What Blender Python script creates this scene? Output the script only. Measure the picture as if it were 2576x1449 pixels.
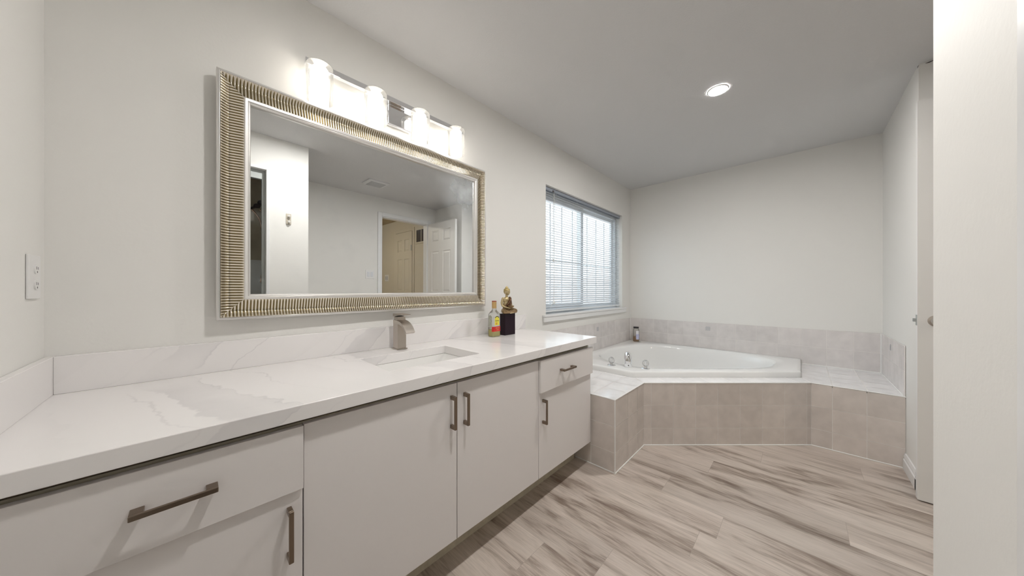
import bpy, bmesh, math, random
from mathutils import Vector, Matrix, Euler

random.seed(7)
for o in list(bpy.data.objects):
    bpy.data.objects.remove(o)
SC = bpy.context.scene
COL = SC.collection
R = math.radians

# ------------------------------------------------------------------ camera, world, exposure
# x runs along the mirror wall towards the tub, y runs into the mirror wall, z is up; metres
cam_d = bpy.data.cameras.new('camera')
cam_d.sensor_width = 36.0
cam_d.lens = 762.7 / 2576 * 36.0
cam_d.shift_y = 3.85 / 2576
cam_d.clip_start = 0.02
cam_o = bpy.data.objects.new('camera', cam_d)
COL.objects.link(cam_o)
cam_o.location = (0, 0, 1.15)
cam_o.rotation_euler = (R(90), 0, R(43.535 - 90))
SC.camera = cam_o

w = bpy.data.worlds.new('world')
SC.world = w
w.use_nodes = True
w.node_tree.nodes['Background'].inputs[0].default_value = (0.86, 0.93, 1.0, 1)
w.node_tree.nodes['Background'].inputs[1].default_value = 1.6

SC.view_settings.view_transform = 'Standard'
SC.view_settings.look = 'None'
SC.view_settings.exposure = 1.12
SC.view_settings.gamma = 1.0
SC.view_settings.use_curve_mapping = False

OPAL = 2.9       # brightness of the vanity lamps
DOWN = 340.0       # brightness of the recessed light
HALL = 24.0        # brightness of the added, unseen hallway lamp

# a sampling portal in the window opening (it gives no light of its own)
pl = bpy.data.lights.new('window_portal', 'AREA')
pl.shape = 'RECTANGLE'; pl.size = 1.56; pl.size_y = 1.15
pl.cycles.is_portal = True
po = bpy.data.objects.new('window_portal', pl); COL.objects.link(po)
po.location = (2.884, 1.76, 1.49); po.rotation_euler = (R(-90), 0, 0)

# ------------------------------------------------------------------ measures
D = 1.5977      # mirror wall
XL = -0.299     # left wall
XF = 3.908      # far wall behind the tub
YR = -0.4926    # wall right of the tub
XR = 2.864      # its outer corner
YF = -1.178     # wall with the doorway
BX, BY = 0.792, -0.150   # outer corner of the shower block
H = 2.44

# ------------------------------------------------------------------ materials
def mat(name):
    m = bpy.data.materials.new(name); m.use_nodes = True
    nt = m.node_tree
    return m, nt, nt.nodes['Principled BSDF']

def P(name, col, rough=0.5, metal=0.0, spec=0.5, bump=0.0, bscale=200, coat=0.0, var=0.0, vscale=6):
    m, nt, b = mat(name)
    b.inputs['Base Color'].default_value = (*col, 1)
    b.inputs['Roughness'].default_value = rough
    b.inputs['Metallic'].default_value = metal
    b.inputs['Specular IOR Level'].default_value = spec
    b.inputs['Coat Weight'].default_value = coat
    tc = nt.nodes.new('ShaderNodeTexCoord')
    if bump:
        n = nt.nodes.new('ShaderNodeTexNoise'); n.inputs['Scale'].default_value = bscale
        n.inputs['Detail'].default_value = 3
        bp = nt.nodes.new('ShaderNodeBump'); bp.inputs['Strength'].default_value = bump
        bp.inputs['Distance'].default_value = 0.002
        nt.links.new(tc.outputs['Object'], n.inputs['Vector'])
        nt.links.new(n.outputs['Fac'], bp.inputs['Height'])
        nt.links.new(bp.outputs['Normal'], b.inputs['Normal'])
    if var:
        n2 = nt.nodes.new('ShaderNodeTexNoise'); n2.inputs['Scale'].default_value = vscale
        n2.inputs['Detail'].default_value = 4
        mx = nt.nodes.new('ShaderNodeMix'); mx.data_type = 'RGBA'
        mx.inputs['A'].default_value = (*[c * (1 - var) for c in col], 1)
        mx.inputs['B'].default_value = (*[min(1, c * (1 + var)) for c in col], 1)
        nt.links.new(tc.outputs['Object'], n2.inputs['Vector'])
        nt.links.new(n2.outputs['Fac'], mx.inputs['Factor'])
        nt.links.new(mx.outputs['Result'], b.inputs['Base Color'])
    return m

def emit(name, col, s):
    m, nt, b = mat(name)
    b.inputs['Base Color'].default_value = (*col, 1)
    b.inputs['Emission Color'].default_value = (*col, 1)
    b.inputs['Emission Strength'].default_value = s
    return m

def glassy(name, tint=(1, 1, 1), refl=0.08, rough=0.02, haze=0.0):
    """thin clear glass: see-through with a fresnel sheen and a little milkiness"""
    m, nt, b = mat(name)
    out = nt.nodes['Material Output']
    tr = nt.nodes.new('ShaderNodeBsdfTransparent'); tr.inputs[0].default_value = (*tint, 1)
    gl = nt.nodes.new('ShaderNodeBsdfGlossy'); gl.inputs['Roughness'].default_value = rough
    df = nt.nodes.new('ShaderNodeBsdfTranslucent'); df.inputs[0].default_value = (0.95, 0.95, 0.95, 1)
    lw = nt.nodes.new('ShaderNodeLayerWeight'); lw.inputs['Blend'].default_value = 0.25
    mp = nt.nodes.new('ShaderNodeMapRange'); mp.inputs['To Min'].default_value = refl * 0.5
    mp.inputs['To Max'].default_value = min(1.0, refl * 8)
    nt.links.new(lw.outputs['Fresnel'], mp.inputs['Value'])
    m1 = nt.nodes.new('ShaderNodeMixShader'); m1.inputs[0].default_value = haze
    nt.links.new(tr.outputs[0], m1.inputs[1]); nt.links.new(df.outputs[0], m1.inputs[2])
    m2 = nt.nodes.new('ShaderNodeMixShader')
    nt.links.new(mp.outputs[0], m2.inputs[0])
    nt.links.new(m1.outputs[0], m2.inputs[1]); nt.links.new(gl.outputs[0], m2.inputs[2])
    nt.links.new(m2.outputs[0], out.inputs['Surface'])
    nt.nodes.remove(b)
    return m

M = {}
M['wall'] = P('wall_paint', (0.82, 0.807, 0.777), 0.6, spec=0.3, bump=0.15, bscale=90)
M['ceil'] = P('ceiling_paint', (0.67, 0.665, 0.665), 0.75, spec=0.2, bump=0.5, bscale=130)
M['hall'] = P('hall_paint', (0.66, 0.61, 0.51), 0.6, spec=0.3, bump=0.15, bscale=90)
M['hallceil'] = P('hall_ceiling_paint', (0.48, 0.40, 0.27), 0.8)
M['halldoor'] = P('hall_door_paint', (0.66, 0.61, 0.51), 0.4)
M['trim'] = P('white_trim_paint', (0.82, 0.82, 0.82), 0.35)
M['door'] = P('white_door_paint', (0.80, 0.79, 0.77), 0.4)
M['cab'] = P('white_cabinet_paint', (0.81, 0.775, 0.76), 0.38, spec=0.4)
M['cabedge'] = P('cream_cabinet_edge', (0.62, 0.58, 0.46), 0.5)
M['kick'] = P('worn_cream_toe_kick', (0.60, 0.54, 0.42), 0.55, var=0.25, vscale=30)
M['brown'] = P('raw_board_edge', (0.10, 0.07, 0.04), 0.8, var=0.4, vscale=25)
M['nickel'] = P('brushed_nickel', (0.55, 0.50, 0.45), 0.33, 1.0)
M['bronze'] = P('satin_nickel_pull', (0.26, 0.205, 0.16), 0.28, 1.0)
M['chrome'] = P('chrome', (0.85, 0.86, 0.88), 0.05, 1.0)
M['porc'] = P('white_porcelain', (0.86, 0.85, 0.83), 0.12, spec=0.6)
M['tub'] = P('white_acrylic', (0.86, 0.86, 0.85), 0.10, spec=0.6)
M['caulk'] = P('white_caulk', (0.86, 0.85, 0.83), 0.5)
M['grout'] = P('pale_grout', (0.86, 0.83, 0.80), 0.8)
M['vinyl'] = P('white_vinyl', (0.86, 0.88, 0.90), 0.35)
M['slat'] = P('pale_blind_slat', (0.60, 0.63, 0.66), 0.35)
M['cord'] = P('white_cord', (0.8, 0.8, 0.78), 0.7)
M['plastic'] = P('white_plastic', (0.82, 0.81, 0.80), 0.3)
M['slot'] = P('dark_slot', (0.10, 0.09, 0.09), 0.6)
M['black'] = P('black_plastic', (0.012, 0.010, 0.012), 0.35)
M['plinth'] = P('dark_plinth_paint', (0.016, 0.006, 0.012), 0.35, spec=0.2)
M['silver'] = P('silver_leaf', (0.80, 0.78, 0.76), 0.30, 0.75)
M['opal'] = emit('lit_opal_glass', (1.0, 0.95, 0.87), OPAL)
M['down'] = emit('lit_downlight_lens', (1.0, 0.98, 0.95), DOWN)
M['down2'] = emit('lit_dimmer_downlight_lens', (1.0, 0.98, 0.95), DOWN * 0.92)
M['hallfill'] = emit('added_hall_lamp_glow', (1.0, 0.93, 0.80), HALL)  # glow of the lamp added out of view in the hall
M['glass'] = glassy('clear_window_glass', (0.95, 0.98, 0.98), 0.06)
M['shade'] = glassy('clear_shade_glass', (0.985, 0.985, 0.98), 0.08, 0.04, 0.035)
M['bottle'] = glassy('clear_bottle_glass', (0.965, 0.975, 0.965), 0.10, 0.05, 0.04)
M['liquid'] = glassy('pale_yellow_liquid', (0.96, 0.90, 0.48), 0.04, 0.1, 0.25)
M['amber'] = glassy('amber_liquid', (0.80, 0.52, 0.20), 0.05, 0.1, 0.35)
M['crystal'] = glassy('clear_crystal', (0.99, 0.99, 0.99), 0.10, 0.02, 0.10)
M['showerglass'] = glassy('grey_shower_glass', (0.93, 0.94, 0.94), 0.015, 0.03)
M['gcap'] = P('gold_foil', (0.66, 0.45, 0.20), 0.35, 0.75, var=0.25, vscale=120)
M['gcapred'] = P('red_cap_band', (0.35, 0.07, 0.05), 0.4)
M['yellow'] = P('yellow_label', (0.80, 0.72, 0.08), 0.5)
M['red'] = P('red_label', (0.60, 0.02, 0.02), 0.45)
M['ink'] = P('black_ink', (0.02, 0.02, 0.015), 0.6)
M['goldink'] = P('gold_ink', (0.75, 0.50, 0.18), 0.5)
M['lavender'] = P('lavender_label', (0.52, 0.54, 0.74), 0.5, var=0.3, vscale=60)
M['palelabel'] = P('white_label', (0.80, 0.79, 0.82), 0.5)
M['skin'] = P('pale_gold_figure', (0.55, 0.45, 0.26), 0.32, 0.75, var=0.15, vscale=60)
M['robe'] = P('bronze_robe', (0.32, 0.22, 0.12), 0.28, 0.85, var=0.45, vscale=70)
M['sash'] = P('dark_patterned_sash', (0.12, 0.06, 0.03), 0.35, 0.6, var=0.9, vscale=160)
M['goldhair'] = P('gold_hair', (0.50, 0.40, 0.18), 0.35, 0.85, bump=0.8, bscale=400)
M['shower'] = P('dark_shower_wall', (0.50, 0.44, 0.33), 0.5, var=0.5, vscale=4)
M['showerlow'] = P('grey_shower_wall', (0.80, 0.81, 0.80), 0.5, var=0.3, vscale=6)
M['greymetal'] = P('grey_metal_frame', (0.42, 0.44, 0.43), 0.55, 0.15)
M['hose'] = P('copper_hose', (0.55, 0.38, 0.28), 0.25, 1.0)
M['darkbronze'] = P('dark_valve', (0.04, 0.025, 0.03), 0.3, 0.5)
M['ventgrey'] = P('grey_vent', (0.16, 0.14, 0.13), 0.6)
M['fan'] = P('fan_cover', (0.74, 0.74, 0.74), 0.5)
M['grille'] = P('fan_grille', (0.60, 0.60, 0.60), 0.7)

def brick_mat():
    m, nt, b = mat('neighbour_brick')
    tc = nt.nodes.new('ShaderNodeTexCoord')
    mp = nt.nodes.new('ShaderNodeMapping'); mp.inputs['Rotation'].default_value = (R(90), 0, 0)
    br = nt.nodes.new('ShaderNodeTexBrick')
    br.inputs['Color1'].default_value = (0.74, 0.64, 0.60, 1)
    br.inputs['Color2'].default_value = (0.70, 0.60, 0.57, 1)
    br.inputs['Mortar'].default_value = (0.8, 0.78, 0.76, 1)
    br.inputs['Scale'].default_value = 4
    nt.links.new(tc.outputs['Object'], mp.inputs[0]); nt.links.new(mp.outputs[0], br.inputs[0])
    nt.links.new(br.outputs[0], b.inputs['Base Color'])
    return m
M['brick'] = brick_mat()

def quartz_mat():
    """white quartz: slanting veins and soft grey drifts, in object coordinates"""
    m, nt, b = mat('veined_white_quartz')
    N = nt.nodes.new; L = nt.links.new
    tc = N('ShaderNodeTexCoord')
    nz = N('ShaderNodeTexNoise'); nz.inputs['Scale'].default_value = 5.0; nz.inputs['Detail'].default_value = 7
    nz.inputs['Roughness'].default_value = 0.55
    L(tc.outputs['Object'], nz.inputs['Vector'])
    dt = N('ShaderNodeVectorMath'); dt.operation = 'DOT_PRODUCT'; dt.inputs[1].default_value = (1.0, 0.33, -1.15)
    L(tc.outputs['Object'], dt.inputs[0])
    w1 = N('ShaderNodeMath'); w1.operation = 'MULTIPLY_ADD'; w1.inputs[1].default_value = 0.20
    L(nz.outputs['Fac'], w1.inputs[0]); L(dt.outputs['Value'], w1.inputs[2])
    # period 0.62 m
    w2 = N('ShaderNodeMath'); w2.operation = 'MULTIPLY_ADD'; w2.inputs[1].default_value = 1 / 0.62; w2.inputs[2].default_value = 1.394
    L(w1.outputs[0], w2.inputs[0])
    fr = N('ShaderNodeMath'); fr.operation = 'FRACT'; L(w2.outputs[0], fr.inputs[0])
    cr = N('ShaderNodeValToRGB')
    st = [(0, 0), (.093, 0), (.100, .55), (.107, 0), (.172, .02), (.182, .55), (.34, .30), (.372, .36), (.378, .75), (.386, 0), (.575, 0), (.582, .6), (.589, 0), (.80, 0), (.90, .12), (.905, 0)]
    e = cr.color_ramp.elements
    e[0].position = 0; e[0].color = (0, 0, 0, 1); e[1].position = 1; e[1].color = (0, 0, 0, 1)
    for p_, v_ in st[1:]:
        k = e.new(p_); k.color = (v_, v_, v_, 1)
    L(fr.outputs[0], cr.inputs[0])
    n3 = N('ShaderNodeTexNoise'); n3.inputs['Scale'].default_value = 3.1; n3.inputs['Detail'].default_value = 3
    L(tc.outputs['Object'], n3.inputs['Vector'])
    r3 = N('ShaderNodeMapRange'); r3.inputs['From Min'].default_value = 0.36; r3.inputs['From Max'].default_value = 0.60
    r3.inputs['To Min'].default_value = 0.08; r3.inputs['To Max'].default_value = 0.9
    L(n3.outputs['Fac'], r3.inputs['Value'])
    mu = N('ShaderNodeMath'); mu.operation = 'MULTIPLY'; L(cr.outputs[0], mu.inputs[0]); L(r3.outputs[0], mu.inputs[1])
    c1 = N('ShaderNodeMix'); c1.data_type = 'RGBA'
    c1.inputs['A'].default_value = (0.875, 0.85, 0.84, 1); c1.inputs['B'].default_value = (0.63, 0.61, 0.62, 1)
    L(mu.outputs[0], c1.inputs['Factor'])
    L(c1.outputs['Result'], b.inputs['Base Color'])
    b.inputs['Roughness'].default_value = 0.16
    return m
M['quartz'] = quartz_mat()

def tile_mat(name, base, rough):
    """beige ceramic: colour differs a little from tile to tile (attribute 'rnd') with a cloudy glaze"""
    m, nt, b = mat(name)
    N = nt.nodes.new; L = nt.links.new
    at = N('ShaderNodeAttribute'); at.attribute_name = 'rnd'
    tc = N('ShaderNodeTexCoord')
    n = N('ShaderNodeTexNoise'); n.inputs['Scale'].default_value = 14; n.inputs['Detail'].default_value = 5
    L(tc.outputs['Object'], n.inputs['Vector'])
    ad = N('ShaderNodeMath'); ad.operation = 'MULTIPLY_ADD'; ad.inputs[1].default_value = 0.35
    L(at.outputs['Fac'], ad.inputs[0]); L(n.outputs['Fac'], ad.inputs[2])
    r = N('ShaderNodeMapRange'); r.inputs['From Min'].default_value = 0.3; r.inputs['From Max'].default_value = 1.0
    r.inputs['To Min'].default_value = 0.88; r.inputs['To Max'].default_value = 1.10
    L(ad.outputs[0], r.inputs['Value'])
    vm = N('ShaderNodeVectorMath'); vm.operation = 'SCALE'; vm.inputs[0].default_value = base
    L(r.outputs[0], vm.inputs['Scale'])
    L(vm.outputs[0], b.inputs['Base Color'])
    b.inputs['Roughness'].default_value = rough
    return m
M['tile'] = tile_mat('beige_ceramic_tile', (0.69, 0.63, 0.585), 0.22)
M['decktile'] = tile_mat('glazed_deck_tile_with_glare', (0.86, 0.85, 0.855), 0.10)  # whitish glare on the deck is put into this tile colour
M['walltile'] = tile_mat('pale_beige_wall_tile', (0.72, 0.685, 0.67), 0.25)

def floor_mat():
    m, nt, b = mat('grey_brown_vinyl_plank')
    N = nt.nodes.new; L = nt.links.new
    at = N('ShaderNodeAttribute'); at.attribute_name = 'rnd'
    uv = N('ShaderNodeUVMap'); uv.uv_map = 'plank'      # metres inside the plank (u across, v along)
    sp = N('ShaderNodeSeparateXYZ'); L(uv.outputs[0], sp.inputs[0])
    # plank-local coordinate moved by a random amount so that every plank has its own figure
    mo = N('ShaderNodeMath'); mo.operation = 'MULTIPLY'; mo.inputs[1].default_value = 37.0; L(at.outputs['Fac'], mo.inputs[0])
    cb = N('ShaderNodeCombineXYZ')
    L(sp.outputs['X'], cb.inputs['X']); L(sp.outputs['Y'], cb.inputs['Y']); L(mo.outputs[0], cb.inputs['Z'])
    def noise(sx, sy, det, ro, dist=0.0):
        mp = N('ShaderNodeMapping'); mp.inputs['Scale'].default_value = (sx, sy, 1)
        L(cb.outputs[0], mp.inputs[0])
        n = N('ShaderNodeTexNoise'); n.inputs['Scale'].default_value = 1
        n.inputs['Detail'].default_value = det; n.inputs['Roughness'].default_value = ro
        n.inputs['Distortion'].default_value = dist
        L(mp.outputs[0], n.inputs['Vector']); return n
    n1 = noise(7, 1.15, 6, 0.58, 1.3)     # broad dark bands
    n2 = noise(60, 4.2, 6, 0.65, 1.2)    # grain
    n3 = noise(260, 8, 3, 0.6)       # fine lines
    r1 = N('ShaderNodeValToRGB')
    e = r1.color_ramp.elements
    e[0].position = 0.33; e[0].color = (0.17, 0.12, 0.095, 1)
    e[1].position = 0.60; e[1].color = (0.64, 0.56, 0.50, 1)
    k = e.new(0.42); k.color = (0.36, 0.295, 0.25, 1)
    k = e.new(0.49); k.color = (0.54, 0.465, 0.41, 1)
    sm = N('ShaderNodeMath'); sm.operation = 'MULTIPLY_ADD'; sm.inputs[1].default_value = 0.30
    L(n2.outputs['Fac'], sm.inputs[0])
    s0 = N('ShaderNodeMath'); s0.operation = 'MULTIPLY_ADD'; s0.inputs[1].default_value = 0.70
    s0.inputs[2].default_value = 0.0
    L(n1.outputs['Fac'], s0.inputs[0]); L(s0.outputs[0], sm.inputs[2])
    L(sm.outputs[0], r1.inputs[0])
    r3 = N('ShaderNodeMapRange'); r3.inputs['From Min'].default_value = 0.3; r3.inputs['From Max'].default_value = 0.6
    r3.inputs['To Min'].default_value = 0.86; r3.inputs['To Max'].default_value = 1.04
    L(n3.outputs['Fac'], r3.inputs['Value'])
    rr = N('ShaderNodeMapRange'); rr.inputs['To Min'].default_value = 0.93; rr.inputs['To Max'].default_value = 1.07
    L(at.outputs['Fac'], rr.inputs['Value'])
    mm = N('ShaderNodeMath'); mm.operation = 'MULTIPLY'; L(r3.outputs[0], mm.inputs[0]); L(rr.outputs[0], mm.inputs[1])
    vs = N('ShaderNodeVectorMath'); vs.operation = 'SCALE'; L(r1.outputs[0], vs.inputs[0]); L(mm.outputs[0], vs.inputs['Scale'])
    L(vs.outputs[0], b.inputs['Base Color'])
    b.inputs['Roughness'].default_value = 0.32
    bp = N('ShaderNodeBump'); bp.inputs['Strength'].default_value = 0.15; bp.inputs['Distance'].default_value = 0.001
    L(n3.outputs['Fac'], bp.inputs['Height']); L(bp.outputs[0], b.inputs['Normal'])
    return m
M['floor'] = floor_mat()
M['seam'] = P('plank_seam', (0.40, 0.34, 0.30), 0.6)

def mirror_mat():
    """silvered glass with a dusty bloom near the upper right corner and a few wipe marks"""
    m, nt, b = mat('mirror_glass')
    N = nt.nodes.new; L = nt.links.new
    out = nt.nodes['Material Output']
    gl = N('ShaderNodeBsdfGlossy'); gl.inputs['Roughness'].default_value = 0.0
    gl.inputs['Color'].default_value = (0.87, 0.885, 0.885, 1)
    df = N('ShaderNodeBsdfDiffuse'); df.inputs['Color'].default_value = (0.80, 0.86, 0.90, 1)
    tc = N('ShaderNodeTexCoord')
    sx = N('ShaderNodeSeparateXYZ'); L(tc.outputs['Object'], sx.inputs[0])
    # distance from the bloom's middle (object space metres)
    vd = N('ShaderNodeVectorMath'); vd.operation = 'DISTANCE'; vd.inputs[1].default_value = (0.50, 0, 0.28)
    mpx = N('ShaderNodeCombineXYZ'); L(sx.outputs['X'], mpx.inputs['X']); L(sx.outputs['Z'], mpx.inputs['Z'])
    n = N('ShaderNodeTexNoise'); n.inputs['Scale'].default_value = 9; n.inputs['Detail'].default_value = 6
    L(tc.outputs['Object'], n.inputs['Vector'])
    L(mpx.outputs[0], vd.inputs[0])
    r = N('ShaderNodeMapRange'); r.inputs['From Min'].default_value = 0.02; r.inputs['From Max'].default_value = 0.22
    r.inputs['To Min'].default_value = 0.75; r.inputs['To Max'].default_value = 0.0
    L(vd.outputs['Value'], r.inputs['Value'])
    m1 = N('ShaderNodeMath'); m1.operation = 'MULTIPLY'; L(r.outputs[0], m1.inputs[0]); L(n.outputs['Fac'], m1.inputs[1])
    r2 = N('ShaderNodeMapRange'); r2.inputs['From Min'].default_value = 0.52; r2.inputs['From Max'].default_value = 0.75
    r2.inputs['To Max'].default_value = 0.06
    L(n.outputs['Fac'], r2.inputs['Value'])
    ad = N('ShaderNodeMath'); ad.operation = 'ADD'; L(m1.outputs[0], ad.inputs[0]); L(r2.outputs[0], ad.inputs[1])
    ms = N('ShaderNodeMixShader'); L(ad.outputs[0], ms.inputs[0]); L(gl.outputs[0], ms.inputs[1]); L(df.outputs[0], ms.inputs[2])
    L(ms.outputs[0], out.inputs['Surface'])
    nt.nodes.remove(b)
    return m
M['mirror'] = mirror_mat()

def rib_mat():
    m, nt, b = mat('antiqued_ribbed_frame')
    N = nt.nodes.new; L = nt.links.new
    at = N('ShaderNodeAttribute'); at.attribute_name = 'groove'
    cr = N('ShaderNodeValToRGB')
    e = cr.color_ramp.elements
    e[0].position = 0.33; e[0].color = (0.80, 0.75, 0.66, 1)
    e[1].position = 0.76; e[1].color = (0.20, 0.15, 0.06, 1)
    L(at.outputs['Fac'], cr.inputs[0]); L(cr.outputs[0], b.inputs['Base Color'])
    b.inputs['Metallic'].default_value = 0.95; b.inputs['Roughness'].default_value = 0.22
    return m
M['rib'] = rib_mat()

# ------------------------------------------------------------------ mesh helpers
def root_loc(p):
    while p.parent: p = p.parent
    return Vector(p.location)

def obj(name, bm, m, parent=None, smooth=False, bevel=0.0, local=False, seg=2, weld=False):
    me = bpy.data.meshes.new(name)
    if weld: bmesh.ops.remove_doubles(bm, verts=bm.verts, dist=1e-5)
    bm.to_mesh(me); bm.free()
    for mm in (m if isinstance(m, (list, tuple)) else [m]):
        me.materials.append(M[mm] if isinstance(mm, str) else mm)
    o = bpy.data.objects.new(name, me); COL.objects.link(o)
    if parent:
        if not local:
            me.transform(Matrix.Translation(-root_loc(parent)))
        o.parent = parent
    if smooth:
        for p in me.polygons: p.use_smooth = True
        if smooth != 'all':
            me.set_sharp_from_angle(angle=R(smooth if smooth is not True else 40))
    if bevel:
        b = o.modifiers.new('bevel', 'BEVEL'); b.width = bevel; b.segments = seg
        b.limit_method = 'ANGLE'; b.angle_limit = R(40)
        for p in me.polygons: p.use_smooth = True
        b.harden_normals = True
    return o

def thing(name, label, cat, loc=(0, 0, 0), group=None):
    o = bpy.data.objects.new(name, None); COL.objects.link(o)
    o.empty_display_size = 0.05
    o.location = loc
    o['label'] = label; o['category'] = cat
    if group: o['group'] = group
    return o

def tag(o, label, cat, group=None):
    o['label'] = label; o['category'] = cat
    if group: o['group'] = group
    return o

def struct(name, bm, m, parent=None, **k):
    o = obj(name, bm, m, parent, **k)
    if not parent: o['kind'] = 'structure'
    return o

def box(bm, x0, x1, y0, y1, z0, z1, mi=0):
    vs = [bm.verts.new((x, y, z)) for x in (x0, x1) for y in (y0, y1) for z in (z0, z1)]
    out = []
    for f in ((0, 1, 3, 2), (4, 6, 7, 5), (0, 4, 5, 1), (2, 3, 7, 6), (0, 2, 6, 4), (1, 5, 7, 3)):
        fa = bm.faces.new([vs[i] for i in f]); fa.material_index = mi; out.append(fa)
    return out

def Box(*a, mi=0):
    bm = bmesh.new(); box(bm, *a, mi=mi); return bm

def lathe(bm, prof, c=(0, 0, 0), n=32, axis='z', mi=0, cap=True, M4=None):
    """prof: (radius, height) pairs"""
    rings = []
    for r, h in prof:
        ring = []
        for i in range(n):
            a = 2 * math.pi * i / n
            x, y, z = r * math.cos(a), r * math.sin(a), h
            if axis == 'x': x, y, z = h, r * math.cos(a), r * math.sin(a)
            if axis == 'y': x, y, z = r * math.sin(a), h, r * math.cos(a)
            v = Vector((x, y, z))
            if M4: v = M4 @ v
            ring.append(bm.verts.new(v + Vector(c)))
        rings.append(ring)
    for a, b in zip(rings, rings[1:]):
        for i in range(n):
            f = bm.faces.new((a[i], a[(i + 1) % n], b[(i + 1) % n], b[i])); f.material_index = mi
    if cap:
        bm.faces.new(list(reversed(rings[0]))).material_index = mi
        bm.faces.new(rings[-1]).material_index = mi

def loft(bm, rings, close=True, cap0=True, cap1=True, mi=0):
    vr = [[bm.verts.new(p) for p in r] for r in rings]
    n = len(vr[0])
    for a, b in zip(vr, vr[1:]):
        for i in range(n if close else n - 1):
            j = (i + 1) % n
            f = bm.faces.new((a[i], a[j], b[j], b[i])); f.material_index = mi
    if cap0: bm.faces.new(list(reversed(vr[0]))).material_index = mi
    if cap1: bm.faces.new(vr[-1]).material_index = mi
    return vr

def rrect(cx, cy, hx, hy, r, z, n=5):
    pts = []
    for sx, sy, a0 in ((1, 1, 0), (-1, 1, 90), (-1, -1, 180), (1, -1, 270)):
        for k in range(n + 1):
            a = R(a0 + 90 * k / n)
            pts.append((cx + sx * (hx - r) + r * math.cos(a), cy + sy * (hy - r) + r * math.sin(a), z))
    return pts

def catmull(P, per=8, closed=False):
    out = []; n = len(P)
    rng = range(n) if closed else range(n - 1)
    for i in rng:
        if closed:
            p0, p1, p2, p3 = P[i - 1], P[i], P[(i + 1) % n], P[(i + 2) % n]
        else:
            p0, p1, p2, p3 = P[max(i - 1, 0)], P[i], P[i + 1], P[min(i + 2, n - 1)]
        for k in range(per):
            t = k / per
            out.append(tuple(0.5 * ((2 * b) + (-a + c) * t + (2 * a - 5 * b + 4 * c - d) * t * t + (-a + 3 * b - 3 * c + d) * t ** 3)
                             for a, b, c, d in zip(p0, p1, p2, p3)))
    if not closed: out.append(tuple(P[-1]))
    return out

def tube(bm, pts, r, n=10, mi=0):
    pts = [Vector(p) for p in pts]
    rs = r if isinstance(r, (list, tuple)) else [r] * len(pts)
    rings = []; up = Vector((0, 0, 1))
    for i, p in enumerate(pts):
        t = (pts[min(i + 1, len(pts) - 1)] - pts[max(i - 1, 0)]).normalized()
        a = t.cross(up)
        if a.length < 1e-3: a = t.cross(Vector((1, 0, 0)))
        a.normalize(); b = t.cross(a).normalized()
        rings.append([p + (a * math.cos(2 * math.pi * k / n) + b * math.sin(2 * math.pi * k / n)) * rs[i] for k in range(n)])
    loft(bm, rings, mi=mi)

def prism(bm, poly, z0, z1, mi=0):
    lo = [bm.verts.new((x, y, z0)) for x, y in poly]; hi = [bm.verts.new((x, y, z1)) for x, y in poly]
    n = len(poly)
    for i in range(n):
        f = bm.faces.new((lo[i], lo[(i + 1) % n], hi[(i + 1) % n], hi[i])); f.material_index = mi
    bm.faces.new(list(reversed(lo))).material_index = mi
    bm.faces.new(hi).material_index = mi

def ellipsoid(bm, c, r, rot=(0, 0, 0), seg=20):
    mt = Matrix.Translation(c) @ Euler([R(a) for a in rot]).to_matrix().to_4x4() @ Matrix.Diagonal((*r, 1))
    bmesh.ops.create_uvsphere(bm, u_segments=seg, v_segments=seg // 2, radius=1, matrix=mt)

def text(name, s, size, m, parent, mtx, sx=1.0):
    cu = bpy.data.curves.new(name, 'FONT'); cu.body = s; cu.size = size
    cu.align_x = 'CENTER'; cu.align_y = 'CENTER'; cu.extrude = 0.0002
    t = bpy.data.objects.new(name, cu); COL.objects.link(t)
    dg = bpy.context.evaluated_depsgraph_get(); dg.update()
    me = bpy.data.meshes.new_from_object(t.evaluated_get(dg))
    bpy.data.objects.remove(t); bpy.data.curves.remove(cu)
    me.transform(mtx @ Matrix.Diagonal((sx, 1, 1, 1)))
    if parent: me.transform(Matrix.Translation(-root_loc(parent)))
    me.materials.clear(); me.materials.append(M[m])
    o = bpy.data.objects.new(name, me); COL.objects.link(o)
    o.parent = parent
    return o

def tiles(bm, o, u, v, ucuts, vcuts, nrm, gap=0.0035, th=0.003, base=0.004):
    """grout sheet (material 1) with one slightly raised tile per cell (material 0)"""
    o, u, v, nrm = map(Vector, (o, u, v, nrm))
    lay = bm.faces.layers.float.get('rnd') or bm.faces.layers.float.new('rnd')
    def slab(a0, a1, b0, b1, h0, h1, mi, rn):
        c = [[o + u * a + v * b + nrm * h for (a, b) in ((a0, b0), (a1, b0), (a1, b1), (a0, b1))] for h in (h0, h1)]
        lo = [bm.verts.new(p) for p in c[0]]; hi = [bm.verts.new(p) for p in c[1]]
        fs = [bm.faces.new(hi)] + [bm.faces.new((lo[i], lo[(i + 1) % 4], hi[(i + 1) % 4], hi[i])) for i in range(4)]
        for f in fs: f.material_index = mi; f[lay] = rn
    slab(ucuts[0], ucuts[-1], vcuts[0], vcuts[-1], -base, 0.0, 1, 0.5)
    g = gap / 2
    for a0, a1 in zip(ucuts, ucuts[1:]):
        for b0, b1 in zip(vcuts, vcuts[1:]):
            if a1 - a0 < 0.012 or b1 - b0 < 0.012: continue
            slab(a0 + g, a1 - g, b0 + g, b1 - g, 0.0, th * 0.4, 0, random.random())

def flip(bm):
    bmesh.ops.recalc_face_normals(bm, faces=bm.faces)
    return bm

# ------------------------------------------------------------------ room shell
T = 0.12
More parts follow.
